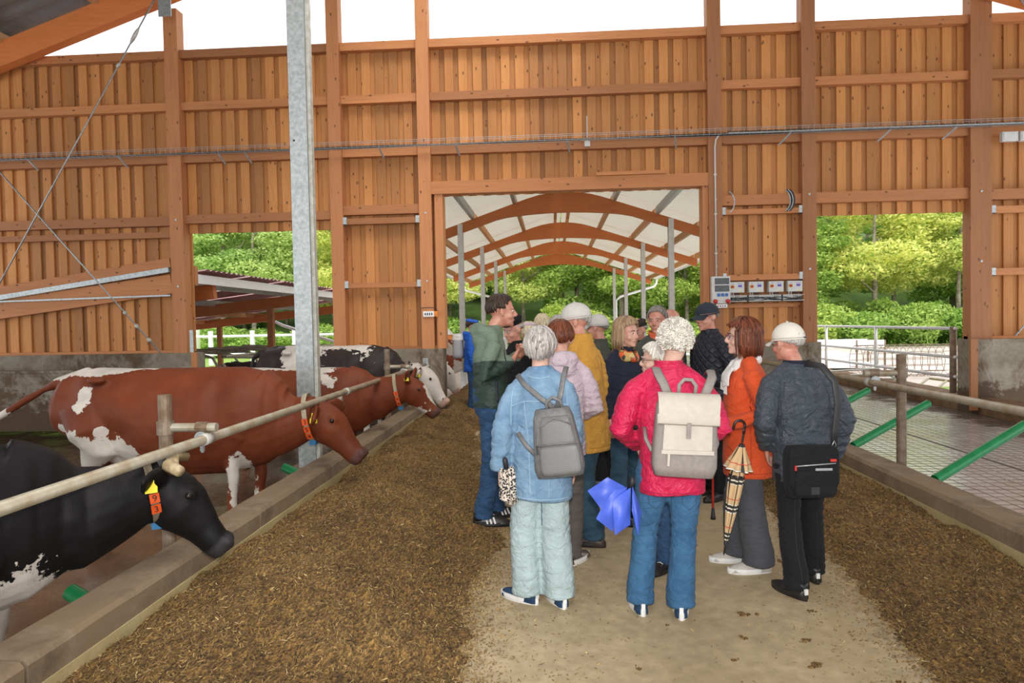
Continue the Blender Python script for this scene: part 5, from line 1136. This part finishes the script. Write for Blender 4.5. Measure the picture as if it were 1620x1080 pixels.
yellow, yHM = person('tall man in a mustard yellow jacket and light grey cap looking left', (.25, 5.42, 0), math.radians(60), 1.875, skin=K_B, hair=('fringe', H_grey), cap=('ball', F_capg, 'light grey cap with white rim'), topmat=F_mus, pants=D_dark, pr=(.105, .092, .082, .078, .08), shoes=dict(up=S_brn, sole=S_blk, laces=False),
    topsec=((.66, .205, .150), (.80, .200, .148), (1.0, .188, .138), (1.15, .192, .13), (1.27, .186, .122), (1.34, .162, .104), (1.385, .118, .09), (1.43, .084, .078), (1.485, .078, .076)), collar=(F_mus, .055), lean=.03, seed=14, head=(.45, -.12, 0), feet=((-.10, -.08, .2), (.10, .08, .2)), w=1.04)
pink, pHM = person('woman with white curly hair in a bright pink jacket and jeans, back turned', (.68, 4.08, 0), math.radians(-2), 1.725, skin=K_C, fem=True, hair=('curly', H_white), topmat=F_pink, pants=D_blue, w=1.12,
    topsec=((.72, .192, .160), (.80, .190, .162), (.95, .180, .150), (1.1, .182, .14), (1.25, .172, .128), (1.32, .150, .110), (1.375, .11, .092), (1.43, .084, .078), (1.47, .082, .080)), armL=((-.285, .0, 1.08), (-.17, .20, .95)), armR=((.285, .0, 1.08), (.17, .20, .95)), sleeve=(.076, .074, .068, .060, .050),
    pr=(.110, .092, .078, .076, .084), shoes=SH_n, feet=((-.19, .02, .15), (.045, -.02, -.1)), head=(0, 0, 0, .045), collar=(F_pink, .045), seed=15, lean=.03, belly=.03, stoop=.03)
orange, oHM = person('woman with auburn bob in an orange wool coat and white scarf, in profile', (1.34, 4.84, 0), math.radians(88), 1.735, skin=K_C, fem=True, hair=('bob', H_aub), glasses=plain('violet_frame', (.10, .03, .10), .3, 0, 0, 10, 0), top='coat', topmat=F_or, pants=F_gry, w=.98,
    topsec=((.64, .200, .165), (.75, .200, .165), (.95, .190, .160), (1.15, .190, .155), (1.27, .182, .14), (1.34, .155, .112), (1.385, .11, .09), (1.43, .078, .075)), armL=((-.23, -.06, 1.08), (-.15, .19, 1.0)), armR=((.22, .0, 1.08), (.10, .22, 1.02)), hands=('grip', 'relax'), pr=(.092, .095, .094, .098, .105),
    shoes=dict(up=S_bei, sole=M_ru, laces=M_lace), feet=((-.10, -.03, .1), (.10, .05, 0)), belly=.05, seed=16, stoop=.02)
dark, kHM = person('man in a slate blue jacket and cream cap carrying a black shoulder bag, back turned', (1.58, 4.47, 0), math.radians(10), 1.695, skin=K_B, hair=('fringe', H_grey), cap=('ball', F_cap, 'cream cap'), topmat=F_navy, pants=F_blk, w=1.10,
    topsec=((.70, .185, .145), (.80, .190, .148), (.95, .190, .145), (1.12, .192, .140), (1.26, .186, .130), (1.335, .158, .110), (1.38, .112, .092), (1.43, .082, .078), (1.46, .078, .076)), armL=((-.285, -.06, 1.08), (-.19, .10, .90)), armR=((.275, -.04, 1.08), (.245, .04, .82)), sleeve=(.080, .074, .069, .062, .050),
    pr=(.100, .086, .074, .072, .076), glasses=M_galv, shoes=dict(up=S_blk, sole=S_blk, heel=M_ru, laces=False), feet=((-.12, -.12, .25), (.13, .12, -.1)), collar=(F_navd, .035), lean=.05, seed=17, head=(.35, -.08, 0, -.03), stoop=.04)
bo = dict(voxel=.010, cvox=.016)
navycap, nHM = person('man in a quilted dark jacket, navy cap and round glasses, by the socket panel', (1.52, 6.75, 0), math.radians(118), 1.90, skin=K_B, hair=('fringe', H_gd), cap=('navy', F_caps, 'navy cap'), glasses=True, topmat=F_quilt, pants=F_blk, armL=((-.25, -.02, 1.08), (-.10, .22, 1.02)), hands=('grip', 'half'), shoes=SH_b, seed=18, head=(.05, -.15, 0), **bo)
bobw, bHM = person('woman with ash blond bob and patterned scarf over a dark navy coat', (.61, 6.0, 0), math.radians(-140), 1.76, skin=K_A, fem=True, hair=('bob', H_blond), topmat=F_navd, pants=D_dark, shoes=SH_b, seed=19, head=(.1, -.1, 0), **bo)
greym, _ = person('grey haired man in an olive jacket with orange collar facing the camera', (1.04, 6.9, 0), math.radians(165), 1.87, skin=K_B, hair=('short', H_gd), topmat=F_olive, collar=(plain('orange_lining', (.75, .14, .05), .7, 0, .1, 20, 0), .05), pants=F_blk, shoes=SH_b, seed=20, head=(-.15, -.12, 0), **bo)
shortw, _ = person('short white haired person hidden behind the pink jacket, looking left', (.74, 4.85, 0), math.radians(95), 1.57, skin=K_C, fem=True, hair=('mane', H_white), topmat=F_olive, pants=D_mid, shoes=dict(up=S_blk, sole=S_blk, laces=M_lace), feet=((-.09, .0, .75), (.10, .02, .6)), glasses=True, seed=21, **bo)
person('balding man half hidden behind the grey haired man', (1.34, 7.75, 0), math.radians(95), 1.86, skin=K_B, hair=('fringe', H_gd), topmat=F_navd, pants=F_blk, shoes=SH_b, seed=22, **bo)
person('man with a dark brown flat cap and black jacket, looking down left', (.98, 7.75, 0), math.radians(125), 1.76, skin=K_B, hair=('fringe', H_grey), cap=('flat', F_brn), topmat=F_blk, pants=F_blk, shoes=SH_b, seed=23, head=(.1, -.2, 0), **bo)
person('man with a pale peaked cap seen behind the mustard jacket', (.50, 7.3, 0), math.radians(70), 1.80, skin=K_B, hair=('fringe', H_gd), cap=('ball', F_capg), topmat=F_olive, pants=F_blk, shoes=SH_b, seed=24, **bo)
person('old man with a black beret and glasses, looking down beside the green jacket', (-.37, 6.85, 0), math.radians(125), 1.80, skin=K_B, hair=('fringe', H_grey), cap=('beret', F_blk), glasses=M_galv, topmat=F_blk, pants=F_blk, shoes=SH_b, seed=25, head=(.1, -.3, 0), **bo)
person('blond haired visitor farthest back, only the hair showing', (-.14, 9.0, 0), math.radians(10), 1.83, hair=('mane', H_cream), topmat=F_navd, pants=F_blk, shoes=SH_b, seed=26, **bo)
person('grey haired visitor seen over the auburn hair of the lilac jacket', (.07, 8.1, 0), math.radians(20), 1.80, hair=('mane', H_grey), topmat=F_olive, pants=F_blk, shoes=SH_b, seed=27, **bo)
person('visitor in a pale pink cap and jacket between beret and blond hair', (-.29, 8.4, 0), math.radians(30), 1.73, fem=True, hair=('mane', H_cream), cap=('beret', F_lil), topmat=F_lil, pants=F_gtr, shoes=SH_b, seed=28, **bo)
bluep, _ = person('person in a bright blue hooded jacket far back beside the cows', (-1.60, 13.1, 0), math.radians(-80), 1.82, hair=('short', H_dark), cap=('beret', plain('blue_hood', (.02, .12, .55), .7, 0, .05, 20, 0)), topmat=fabric('bright_blue_shell', (.02, .13, .60), 300, .6), hood=True, pants=D_mid, shoes=SH_b, seed=29, **bo)
# ------------------------------------------------------------------ things carried and worn over the clothes
def rbox(w, d, h, p=4, taper=.92, n=32, curve=.0, secs=9):
    """soft bag body: rounded section lofted in z with eased ends"""
    S_ = []
    for k in range(secs):
        f = k/(secs-1); e = math.sqrt(max(0, 1-abs(2*f-1)**6))*.12+.88; t_ = 1-(1-taper)*f
        S_.append((h*f, 0, -curve*math.sin(PI*f), w/2*e*t_, d/2*e*(1-.25*f)))
    return MB().loft(S_, n, p=p)
M_bgl = plain('grey_leather', (.16, .16, .16), .5, 0, .15, 40, .2)
m, t_, b = NT('woven_grey_leather'); v = coordn(t_, (1, 1, 1)); ck = t_.nodes.new('ShaderNodeTexChecker'); ck.inputs['Scale'].default_value = 150
mp = t_.nodes.new('ShaderNodeMapping'); mp.inputs['Rotation'].default_value = (0, .78, 0); t_.links.new(v, mp.inputs[0]); t_.links.new(mp.outputs[0], ck.inputs['Vector'])
t_.links.new(mixc(t_, ck.outputs['Fac'], (.12, .12, .12), (.17, .17, .17)), b.inputs['Base Color']); b.inputs['Roughness'].default_value = .5; bump(t_, b, ck.outputs['Fac'], .4, .004); M_wov = m
M_bei = plain('cream_coated_canvas', (.46, .42, .355), .55, 0, .05, 30, .05); M_tau = plain('taupe_canvas', (.25, .22, .20), .7, 0, .08, 40, .1); M_stl = plain('steel_clip', (.5, .5, .52), .3, .8, .05, 20, 0)
# grey woven leather backpack
t = thing('backpack', 'grey woven leather backpack hanging on the denim jacket', 'backpack', (.03, 3.945, .86), 0); t.rotation_euler = (0, math.radians(-7), math.radians(-8))
m = rbox(.31, .15, .39, 3.2, .72); link('bag', m.mesh('bag', True), M_bgl, t)
m = rbox(.23, .05, .33, 3.2, .75); me = m.mesh('front_panel', True, (-.02, .075, -.02)); link('front_panel', me, M_wov, t, label='woven front panel')
m = rbox(.235, .05, .17, 3.5, .96); link('pocket', m.mesh('pocket', True, (-.02, .088, -.02)), M_wov, t)
link('pocket_zip', MB().tube([(-.095, -.105, .195), (.02, -.118, .20), (.135, -.105, .195)], .006, 6).mesh('pocket_zip', True), M_bgl, t)
link('front_seam', MB().tube([(-.095, -.098, .02), (-.10, -.10, .18), (-.075, -.098, .30), (.02, -.098, .345), (.11, -.098, .30)], .005, 6).mesh('front_seam', True), M_bgl, t)
link('zip_pull', MB().box((-.105, -.118, .15), (-.095, -.110, .20)).mesh('zip_pull'), M_black, t)
link('handle', MB().tube([(-.03, .0, .38), (-.025, -.01, .43), (.015, -.015, .455), (.055, -.01, .43), (.06, .0, .38)], .010, 8).mesh('handle', True), M_bgl, t)
link('strap', MB().tube([(.01, .02, .39), (-.06, .03, .45), (-.15, .055, .54), (-.20, .12, .60)], .016, 8, R2=.004, up=(0, -1, .3)).mesh('strap', True), M_bgl, t)
link('strap', MB().tube([(.03, .02, .39), (.06, .03, .47), (.085, .06, .56), (.10, .13, .61)], .016, 8, R2=.004, up=(0, -1, .3)).mesh('strap', True), M_bgl, t)
link('lower_strap', MB().tube([(-.13, .02, .12), (-.19, .03, .19), (-.235, .07, .26)], .014, 8, R2=.004, up=(0, -1, .3)).mesh('lower_strap', True), M_bgl, t)
# cream and taupe backpack
t = thing('backpack', 'cream and taupe flap backpack on the bright pink jacket', 'backpack', (.70, 3.80, .885), 0); t.rotation_euler = (math.radians(-3), math.radians(4), 0)
link('bag', rbox(.36, .15, .44, 4.5, .90).mesh('bag', True), M_tau, t)
P_ = MB().grid(np.array([[(x*(1-.05*z/.3), -.083-.004*math.cos(x*8)+.02*max(0, z-.2), z+.03*x) for x in np.linspace(-.135, .135, 9)] for z in np.linspace(.14, .34, 7)])); link('front_panel', P_.mesh('front_panel', True), M_bei, t, label='cream front panel')
F_ = [[(x*(1+.02*math.sin(k)), y+.006*abs(x)*4, z+.012*x) for x in np.linspace(-.165, .165, 13)] for k, (y, z) in enumerate(((.02, .455), (-.05, .458), (-.082, .44), (-.094, .40), (-.100, .34), (-.103, .295), (-.099, .285), (-.092, .29), (-.088, .34)))]
link('flap', MB().grid(np.array(F_)).mesh('flap', True), M_bei, t, label='cream flap')
link('clasp', MB().box((-.012, -.108, .215), (.012, -.100, .30)).mesh('clasp'), M_tau, t); link('trim_strip', MB().bar((-.14, -.092, .135), (.14, -.092, .143), .012, .022).mesh('trim_strip'), M_bei, t); link('zip_pull', MB().box((-.105, -.096, .06), (-.093, -.088, .13)).mesh('zip_pull'), M_bei, t)
link('handle', MB().tube([(-.045, .0, .45), (-.045, -.01, .50), (-.02, -.01, .53), (.02, -.01, .53), (.045, -.01, .50), (.045, .0, .45)], .011, 8, R2=.005).mesh('handle', True), M_tau, t)
for s in (-1, 1):
    link('strap', MB().tube([(s*.10, .02, .44), (s*.125, .03, .50), (s*.15, .07, .55), (s*.155, .14, .585), (s*.15, .2, .57)], .026, 8, R2=.007, up=(0, -1, .4)).mesh('strap', True), M_tau, t)
    link('side_strap', MB().tube([(s*.17, .04, .12), (s*.20, .09, .18), (s*.20, .16, .24)], .012, 6, R2=.003, up=(0, -1, .3)).mesh('side_strap', True), M_tau, t)
# black shoulder bag
t = thing('shoulder_bag', 'black messenger bag with grey label worn over the slate blue jacket', 'bag', (1.545, 4.235, .655), math.radians(3))
link('bag', rbox(.31, .10, .31, 5, 1.04).mesh('bag', True), F_blk, t); link('flap', rbox(.30, .03, .25, 5, 1.0).mesh('flap', True, (0, .055, -.06)), F_blk, t); link('pocket', rbox(.24, .03, .15, 5, 1.0).mesh('pocket', True, (0, .07, -.02)), F_blk, t)
link('zip', MB().tube([(-.12, -.077, .20), (.12, -.077, .215)], .004, 6).mesh('zip', True), M_galv, t); link('label_plate', MB().box((0, -.078, .172), (.10, -.070, .186)).mesh('label_plate'), M_galv, t, label='grey label plate'); link('red_tag', MB().box((.09, -.078, .225), (.125, -.069, .240)).mesh('red_tag'), M_red, t, label='red tag')
link('zip_pull', MB().box((-.125, -.083, .175), (-.115, -.075, .205)).mesh('zip_pull'), M_red, t); link('buckle', MB().box((-.03, -.085, .03), (.02, -.07, .075)).box((-.022, -.082, .075), (.012, -.072, .12)).mesh('buckle'), M_black, t)
link('strap', MB().tube([(.14, -.0, .28), (.15, -.01, .40), (.165, -.015, .56), (.15, -.005, .70), (.10, .06, .79), (.04, .16, .80)], .021, 8, R2=.004, up=(0, -1, .1)).mesh('strap', True), M_black, t, label='black carrying strap')
link('snap_hook', MB().tube([(.14, -.01, .28), (.128, -.012, .31), (.14, -.014, .34), (.152, -.012, .31)], .004, 6, closed=True).mesh('snap_hook', True), M_stl, t)
# umbrellas
m, t_, b = NT('leopard_print'); v = coordn(t_); vo = t_.nodes.new('ShaderNodeTexVoronoi'); vo.inputs['Scale'].default_value = 75; t_.links.new(v, vo.inputs['Vector'])
t_.links.new(ramp(t_, vo.outputs['Distance'], [(.2, (.02, .02, .02)), (.48, (.02, .02, .02)), (.52, (.62, .55, .47))]), b.inputs['Base Color']); M_leo = m
def pleats(H, R0, R1, n, seed, flare=.0):
    r = random.Random(seed); nu = n*6; Z = []
    for k, f in enumerate(np.linspace(0, 1, 9)):
        R = R0+(R1-R0)*f; Z.append([((R*(1+.35*math.cos(n*a+1.2*f))+flare*f*f*math.cos(n*a)*.5)*math.cos(a), (R*(1+.35*math.cos(n*a+1.2*f)))*math.sin(a), -H*f+flare*.4*f*math.cos(n*a+1)) for a in np.linspace(0, 2*PI, nu+1)])
    return MB().grid(np.array(Z))
t = thing('folded_umbrella', 'small leopard print folding umbrella held low in the left hand of the denim jacket', 'umbrella', (-.30, 4.12, .86)); t.rotation_euler = (.1, -.12, 0)
link('canopy', pleats(.20, .032, .050, 6, 1, .03).mesh('canopy', True), M_leo, t, (0, 0, .01)); link('closing_end', pleats(.04, .050, .012, 6, 1).mesh('closing_end', True), M_leo, t, (0, 0, -.19)); link('handle', MB().tube([(0, -.01, -.02), (0, -.015, .06), (0, -.015, .075)], [.014, .017, .010], 10).mesh('handle', True), M_black, t)
M_bum = plain('cobalt_nylon', (.055, .115, .62), .45, 0, .12, 9, .2)
t = thing('folded_umbrella', 'floppy bright blue folding umbrella hanging left of the pink jacket', 'umbrella', (.425, 3.93, .79)); 
shp = [(((-.03, .0, .0), (-.13, -.02, .06), (-.245, -.01, -.02), (-.16, -.05, -.13)), 0), (((-.02, -.01, .0), (-.12, -.04, -.01), (-.20, -.05, -.17), (-.11, -.06, -.24)), 1), (((0, -.02, .0), (-.11, -.07, -.06), (-.10, -.09, -.25), (-.01, -.06, -.20)), 2), (((.01, -.02, .01), (.0, -.07, -.12), (.03, -.08, -.26), (.06, -.02, -.14)), 3)]
for q, k in shp:
    a, b_, c, d = [v3(*x) for x in q]; Z = np.array([[((1-u)*((1-w_)*a+w_*b_)+u*((1-w_)*d+w_*c))+v3(0, -.030*math.sin(PI*u)*math.sin(PI*w_), 0) for w_ in np.linspace(0, 1, 8)] for u in np.linspace(0, 1, 8)])
    Z2 = Z+v3(0, .012, 0); mb = MB(); mb.grid(Z); mb.grid(Z2); link('panel', mb.mesh('panel', True), M_bum, t)
link('shaft', MB().tube([(.0, 0, .0), (-.05, -.02, -.22)], .006, 8).mesh('shaft'), M_black, t); link('handle', MB().tube([(.0, 0, .0), (.01, -.01, .03), (.012, -.01, .06)], [.012, .016, .012], 10).mesh('handle', True), M_black, t)
m, t_, b = NT('beige_plaid'); v = coordn(t_); sp_ = t_.nodes.new('ShaderNodeSeparateXYZ'); t_.links.new(v, sp_.inputs[0])
def band(src, per, ph, th): return ramp(t_, math_(t_, 'FRACT', math_(t_, 'ADD', math_(t_, 'MULTIPLY', src, 1/per), ph)), [(0, (1,)*3), (th-.01, (1,)*3), (th, (0,)*3)])
an = math_(t_, 'ARCTAN2', sp_.outputs['X'], sp_.outputs['Y'])
col = mixc(t_, 1.0, (.62, .42, .22), (1, 1, 1), 'MULTIPLY'); col = mixc(t_, band(sp_.outputs['Z'], .20, .1, .32), col, (.03, .025, .02)); w1 = math_(t_, 'MULTIPLY', band(sp_.outputs['Z'], .20, .1, .32), band(sp_.outputs['Z'], .028, 0, .35)); col = mixc(t_, w1, col, (.75, .70, .58))
col = mixc(t_, band(an, 1.6, .2, .18), col, (.03, .025, .02)); col = mixc(t_, band(sp_.outputs['Z'], .20, .62, .03), col, (.55, .02, .02)); t_.links.new(col, b.inputs['Base Color']); b.inputs['Roughness'].default_value = .7; M_plaid = m
A0 = Vector((1.225, 4.55, .93)); A1 = Vector((1.115, 4.62, .16)); dd = A1-A0; L = dd.length
t = thing('stick_umbrella', 'long beige plaid stick umbrella hooked over the arm of the orange coat', 'umbrella', A0); t.rotation_mode = 'QUATERNION'; t.rotation_quaternion = Vector((0, 0, -1)).rotation_difference(dd.normalized())
def pl(H, prof, n):
    return MB().grid(np.array([[((R*(1+.16*math.cos(n*a+3*f)))*math.cos(a), (R*(1+.16*math.cos(n*a+3*f)))*math.sin(a), -H*f) for a in np.linspace(0, 2*PI, n*6+1)] for f, R in prof]))
link('canopy', pl(.62, [(0, .012), (.08, .03), (.3, .046), (.45, .042), (.7, .03), (.9, .017), (1, .010)], 8).mesh('canopy', True), M_plaid, t, (0, 0, -.06)); 
link('loose_edge', pl(.17, [(0, .014), (.3, .035), (.7, .066), (1, .085)], 8).mesh('loose_edge', True), M_plaid, t, (0, 0, -.01)); link('closing_band', MB().tube([(.042*math.cos(a), .042*math.sin(a), -.225) for a in np.linspace(0, 2*PI, 17)[:-1]], .010, 6, closed=True).mesh('closing_band', True), M_gfr, t)
link('tip', MB().tube([(0, 0, -.66), (0, 0, -L+.004)], [.007, .005], 8).mesh('tip', True), M_black, t); link('shaft', MB().tube([(0, 0, .0), (0, 0, .10)], .007, 8).mesh('shaft'), M_black, t)
a = np.linspace(0, PI, 9); link('handle', MB().tube([(0, 0, .06), (0, 0, .11)]+[(-.035+.035*math.cos(q), 0, .11+.035*math.sin(q)) for q in a]+[(-.07, 0, .08)], .009, 10).mesh('handle', True), M_gfr, t, label='dark curved handle')
# walking sticks among the legs
for (x, y, mt, lab) in ((1.36, 6.0, M_red, 'red walking stick with black foot beside the quilted jacket'), (.66, 5.5, M_black, 'black walking stick standing behind the blue umbrella')):
    t = thing('walking_stick', lab, 'walking stick', (x, y, 0)); link('shaft', MB().tube([(0, 0, .05), (0, 0, .88)], .010, 10).mesh('shaft', True), mt, t)
    link('rubber_foot', MB().tube([(0, 0, 0), (0, 0, .03), (0, 0, .10)], [.024, .020, .012], 10).mesh('rubber_foot', True), M_black, t); link('handle', MB().tube([(-.05, 0, .87), (0, 0, .885), (.06, 0, .875)], .014, 10).mesh('handle', True), M_black, t)
# scarves
def scarf(par, HM, mat, r, tails, seed, lab):
    nz = SN(seed, 10, 5); c = HM.translation; mb = MB()
    a = np.linspace(0, 2*PI, 33)[:-1]
    for k, (R, dz) in enumerate(((r, -.155), (r+.014, -.185))):
        mb.tube([(c.x+R*math.sin(q), c.y-.015+(R+.01)*math.cos(q), c.z+dz-.035*math.cos(q)+.006*math.sin(5*q+k)) for q in a], [.030+.006*math.sin(7*q+k) for q in a], 12, closed=True)
    for (x, l, y) in tails: mb.tube([(c.x+x, c.y+.075, c.z-.20), (c.x+x*1.3, c.y+y, c.z-.26), (c.x+x*1.5, c.y+y+.01, c.z-.26-l)], [.035, .045, .04], 12, R2=[.02, .015, .008])
    me = bake(mb, 'scarf', .009, 2, .5, lambda co, no: .005*nz(co)); sc_ = link('scarf', me, mat, par, label=lab)
    for (x, l, y) in tails:
        fr = MB(); 
        for k in range(12): fr.tube([(c.x+x*1.5+(k-6)*.007, c.y+y+.01, c.z-.255-l), (c.x+x*1.5+(k-6)*.009, c.y+y+.012, c.z-.31-l)], .0018, 4)
        link('fringe', fr.mesh('fringe'), mat, sc_, kind='stuff')
scarf(orange, oHM, F_scarfw, .056, ((-.05, .07, .12), (.02, .05, .12)), 61, 'white fringed scarf')
m, t_, b = NT('patterned_silk'); v = coordn(t_); vo = t_.nodes.new('ShaderNodeTexVoronoi'); vo.inputs['Scale'].default_value = 26; t_.links.new(v, vo.inputs['Vector']); sp_ = t_.nodes.new('ShaderNodeSeparateXYZ'); t_.links.new(vo.outputs['Color'], sp_.inputs[0])
t_.links.new(ramp(t_, sp_.outputs['X'], [(.0, (.02, .02, .015)), (.35, (.65, .10, .02)), (.6, (.55, .42, .14)), (.85, (.02, .02, .015))]), b.inputs['Base Color']); b.inputs['Roughness'].default_value = .5
scarf(bobw, bHM, m, .060, (), 62, 'scarf patterned in orange, yellow and black')
# backpack of the far person
t = thing('backpack', 'grey backpack on the blue jacket far back beside the cows', 'backpack', (-1.84, 13.08, 1.08)); link('bag', rbox(.22, .34, .46, 3, .8).mesh('bag', True), plain('grey_nylon', (.36, .36, .38), .7, 0, .06, 20, .1), t); link('flap', rbox(.235, .30, .14, 3, .8).mesh('flap', True, (0, 0, -.33)), M_greyplas, t)
# details sewn on the front jackets
def stitch(par, pts, mat, r=.0022, nm='seam'): link(nm, MB().tube(pts, r, 5).mesh(nm, True), mat, par)
# ------------------------------------------------------------------ seams, pockets and zips laid onto the garments
from mathutils.bvhtree import BVHTree
def child(par, nm):
    for c in par.children:
        if c.name.split('.')[0] == nm: return c
def drape(par, nm, pts, mat, r=.003, d=(0, 1, 0), name='seam', n=14, lift=.001, label=None):
    g = child(par, nm); bv = BVHTree.FromPolygons([v.co for v in g.data.vertices], [p.vertices for p in g.data.polygons])
    P = []; d = Vector(d).normalized(); pts = [Vector(p) for p in pts]
    for k in range(len(pts)-1):
        for f in np.linspace(0, 1, n)[:-1 if k < len(pts)-2 else None]:
            q = pts[k].lerp(pts[k+1], f); h = bv.ray_cast(q-d*.8, d)
            if h[0] is not None: P.append(tuple(h[0]-d*lift))
    if len(P) > 2: link(name, MB().tube(P, r, 5).mesh(name, True), mat, g, label=label)
M_st = plain('pale_stitching', (.30, .43, .54), .9, 0, 0, 10, 0); M_std = plain('dark_stitching', (.03, .07, .12), .9, 0, 0, 10, 0)
drape(denim, 'jacket', [(-.17, 0, 1.24), (-.08, 0, 1.27), (.08, 0, 1.27), (.17, 0, 1.24)], M_st)
for s in (-1, 1):
    drape(denim, 'jacket', [(s*.09, 0, 1.265), (s*.06, 0, 1.0), (s*.055, 0, .70)], M_st, .0022)
    drape(denim, 'jacket', [(s*.165, 0, 1.33), (s*.172, 0, 1.22), (s*.172, 0, 1.12)], M_st, .003)
drape(denim, 'jacket', [(-.18, 0, .69), (0, 0, .685), (.18, 0, .69)], M_st, .003, name='hem')
drape(denim, 'jacket', [(-.07, 0, 1.415), (0, 0, 1.405), (.07, 0, 1.415)], M_st, .003)
drape(denim, 'trousers', [(0, 0, .66), (0, 0, .50)], M_std, .003)
F_pkd = plain('pink_seam', (.42, .006, .05), .7, 0, 0, 10, 0)
for s in (-1, 1):
    drape(pink, 'jacket', [(s*.135, 0, 1.33), (s*.165, 0, 1.2), (s*.16, 0, .8)], F_pkd, .0028)
    drape(pink, 'trousers', [(s*.05, 0, .76), (s*.14, 0, .76), (s*.135, 0, .66), (s*.095, 0, .63), (s*.055, 0, .66), (s*.05, 0, .76)], M_std, .0022, name='back_pocket')
drape(pink, 'jacket', [(-.16, 0, .745), (0, 0, .74), (.16, 0, .745)], F_pkd, .003, name='hem'); drape(pink, 'trousers', [(0, 0, .85), (0, 0, .55)], M_std, .003)
M_sl = plain('slate_seam', (.025, .032, .042), .7, 0, 0, 10, 0)
drape(dark, 'jacket', [(-.15, 0, .735), (0, 0, .73), (.15, 0, .735)], M_sl, .003, name='hem')
for s in (-1, 1): drape(dark, 'jacket', [(s*.13, 0, 1.34), (s*.165, 0, 1.2), (s*.165, 0, 1.05)], M_sl, .003); drape(dark, 'trousers', [(s*.10, 0, .70), (s*.12, 0, .3), (s*.12, 0, .1)], M_black, .0015)
M_os = plain('rust_seam', (.45, .05, .015), .8, 0, 0, 10, 0)
drape(orange, 'coat', [(0, .02, 1.2), (0, .02, .68)], M_os, .003, d=(1, 0, 0)); drape(orange, 'coat', [(0, -.12, .68), (0, .12, .68)], M_os, .003, d=(1, 0, 0), name='hem')
M_gz = plain('navy_zip', (.01, .012, .03), .5, 0, 0, 10, 0)
drape(green, 'jacket', [(0, .035, 1.10), (0, .04, .92)], M_gz, .008, d=(-1, 0, 0), name='pocket_zip', label='dark pocket zip'); drape(green, 'jacket', [(0, .10, 1.30), (0, .115, 1.12)], M_gz, .004, d=(-1, 0, 0), name='chest_zip')
drape(green, 'jacket', [(0, -.12, .89), (0, .12, .89)], M_gz, .002, d=(-1, 0, 0), name='hem')
M_ys = plain('ochre_seam', (.40, .19, .03), .8, 0, 0, 10, 0)
drape(yellow, 'jacket', [(-.15, 0, .70), (0, 0, .70), (.15, 0, .70)], M_ys, .003, name='hem'); drape(yellow, 'jacket', [(0, 0, 1.3), (0, 0, .72)], M_ys, .0025)
drape(lilac, 'jacket', [(-.13, 0, 1.22), (.13, 0, 1.22)], M_gfr, .001)
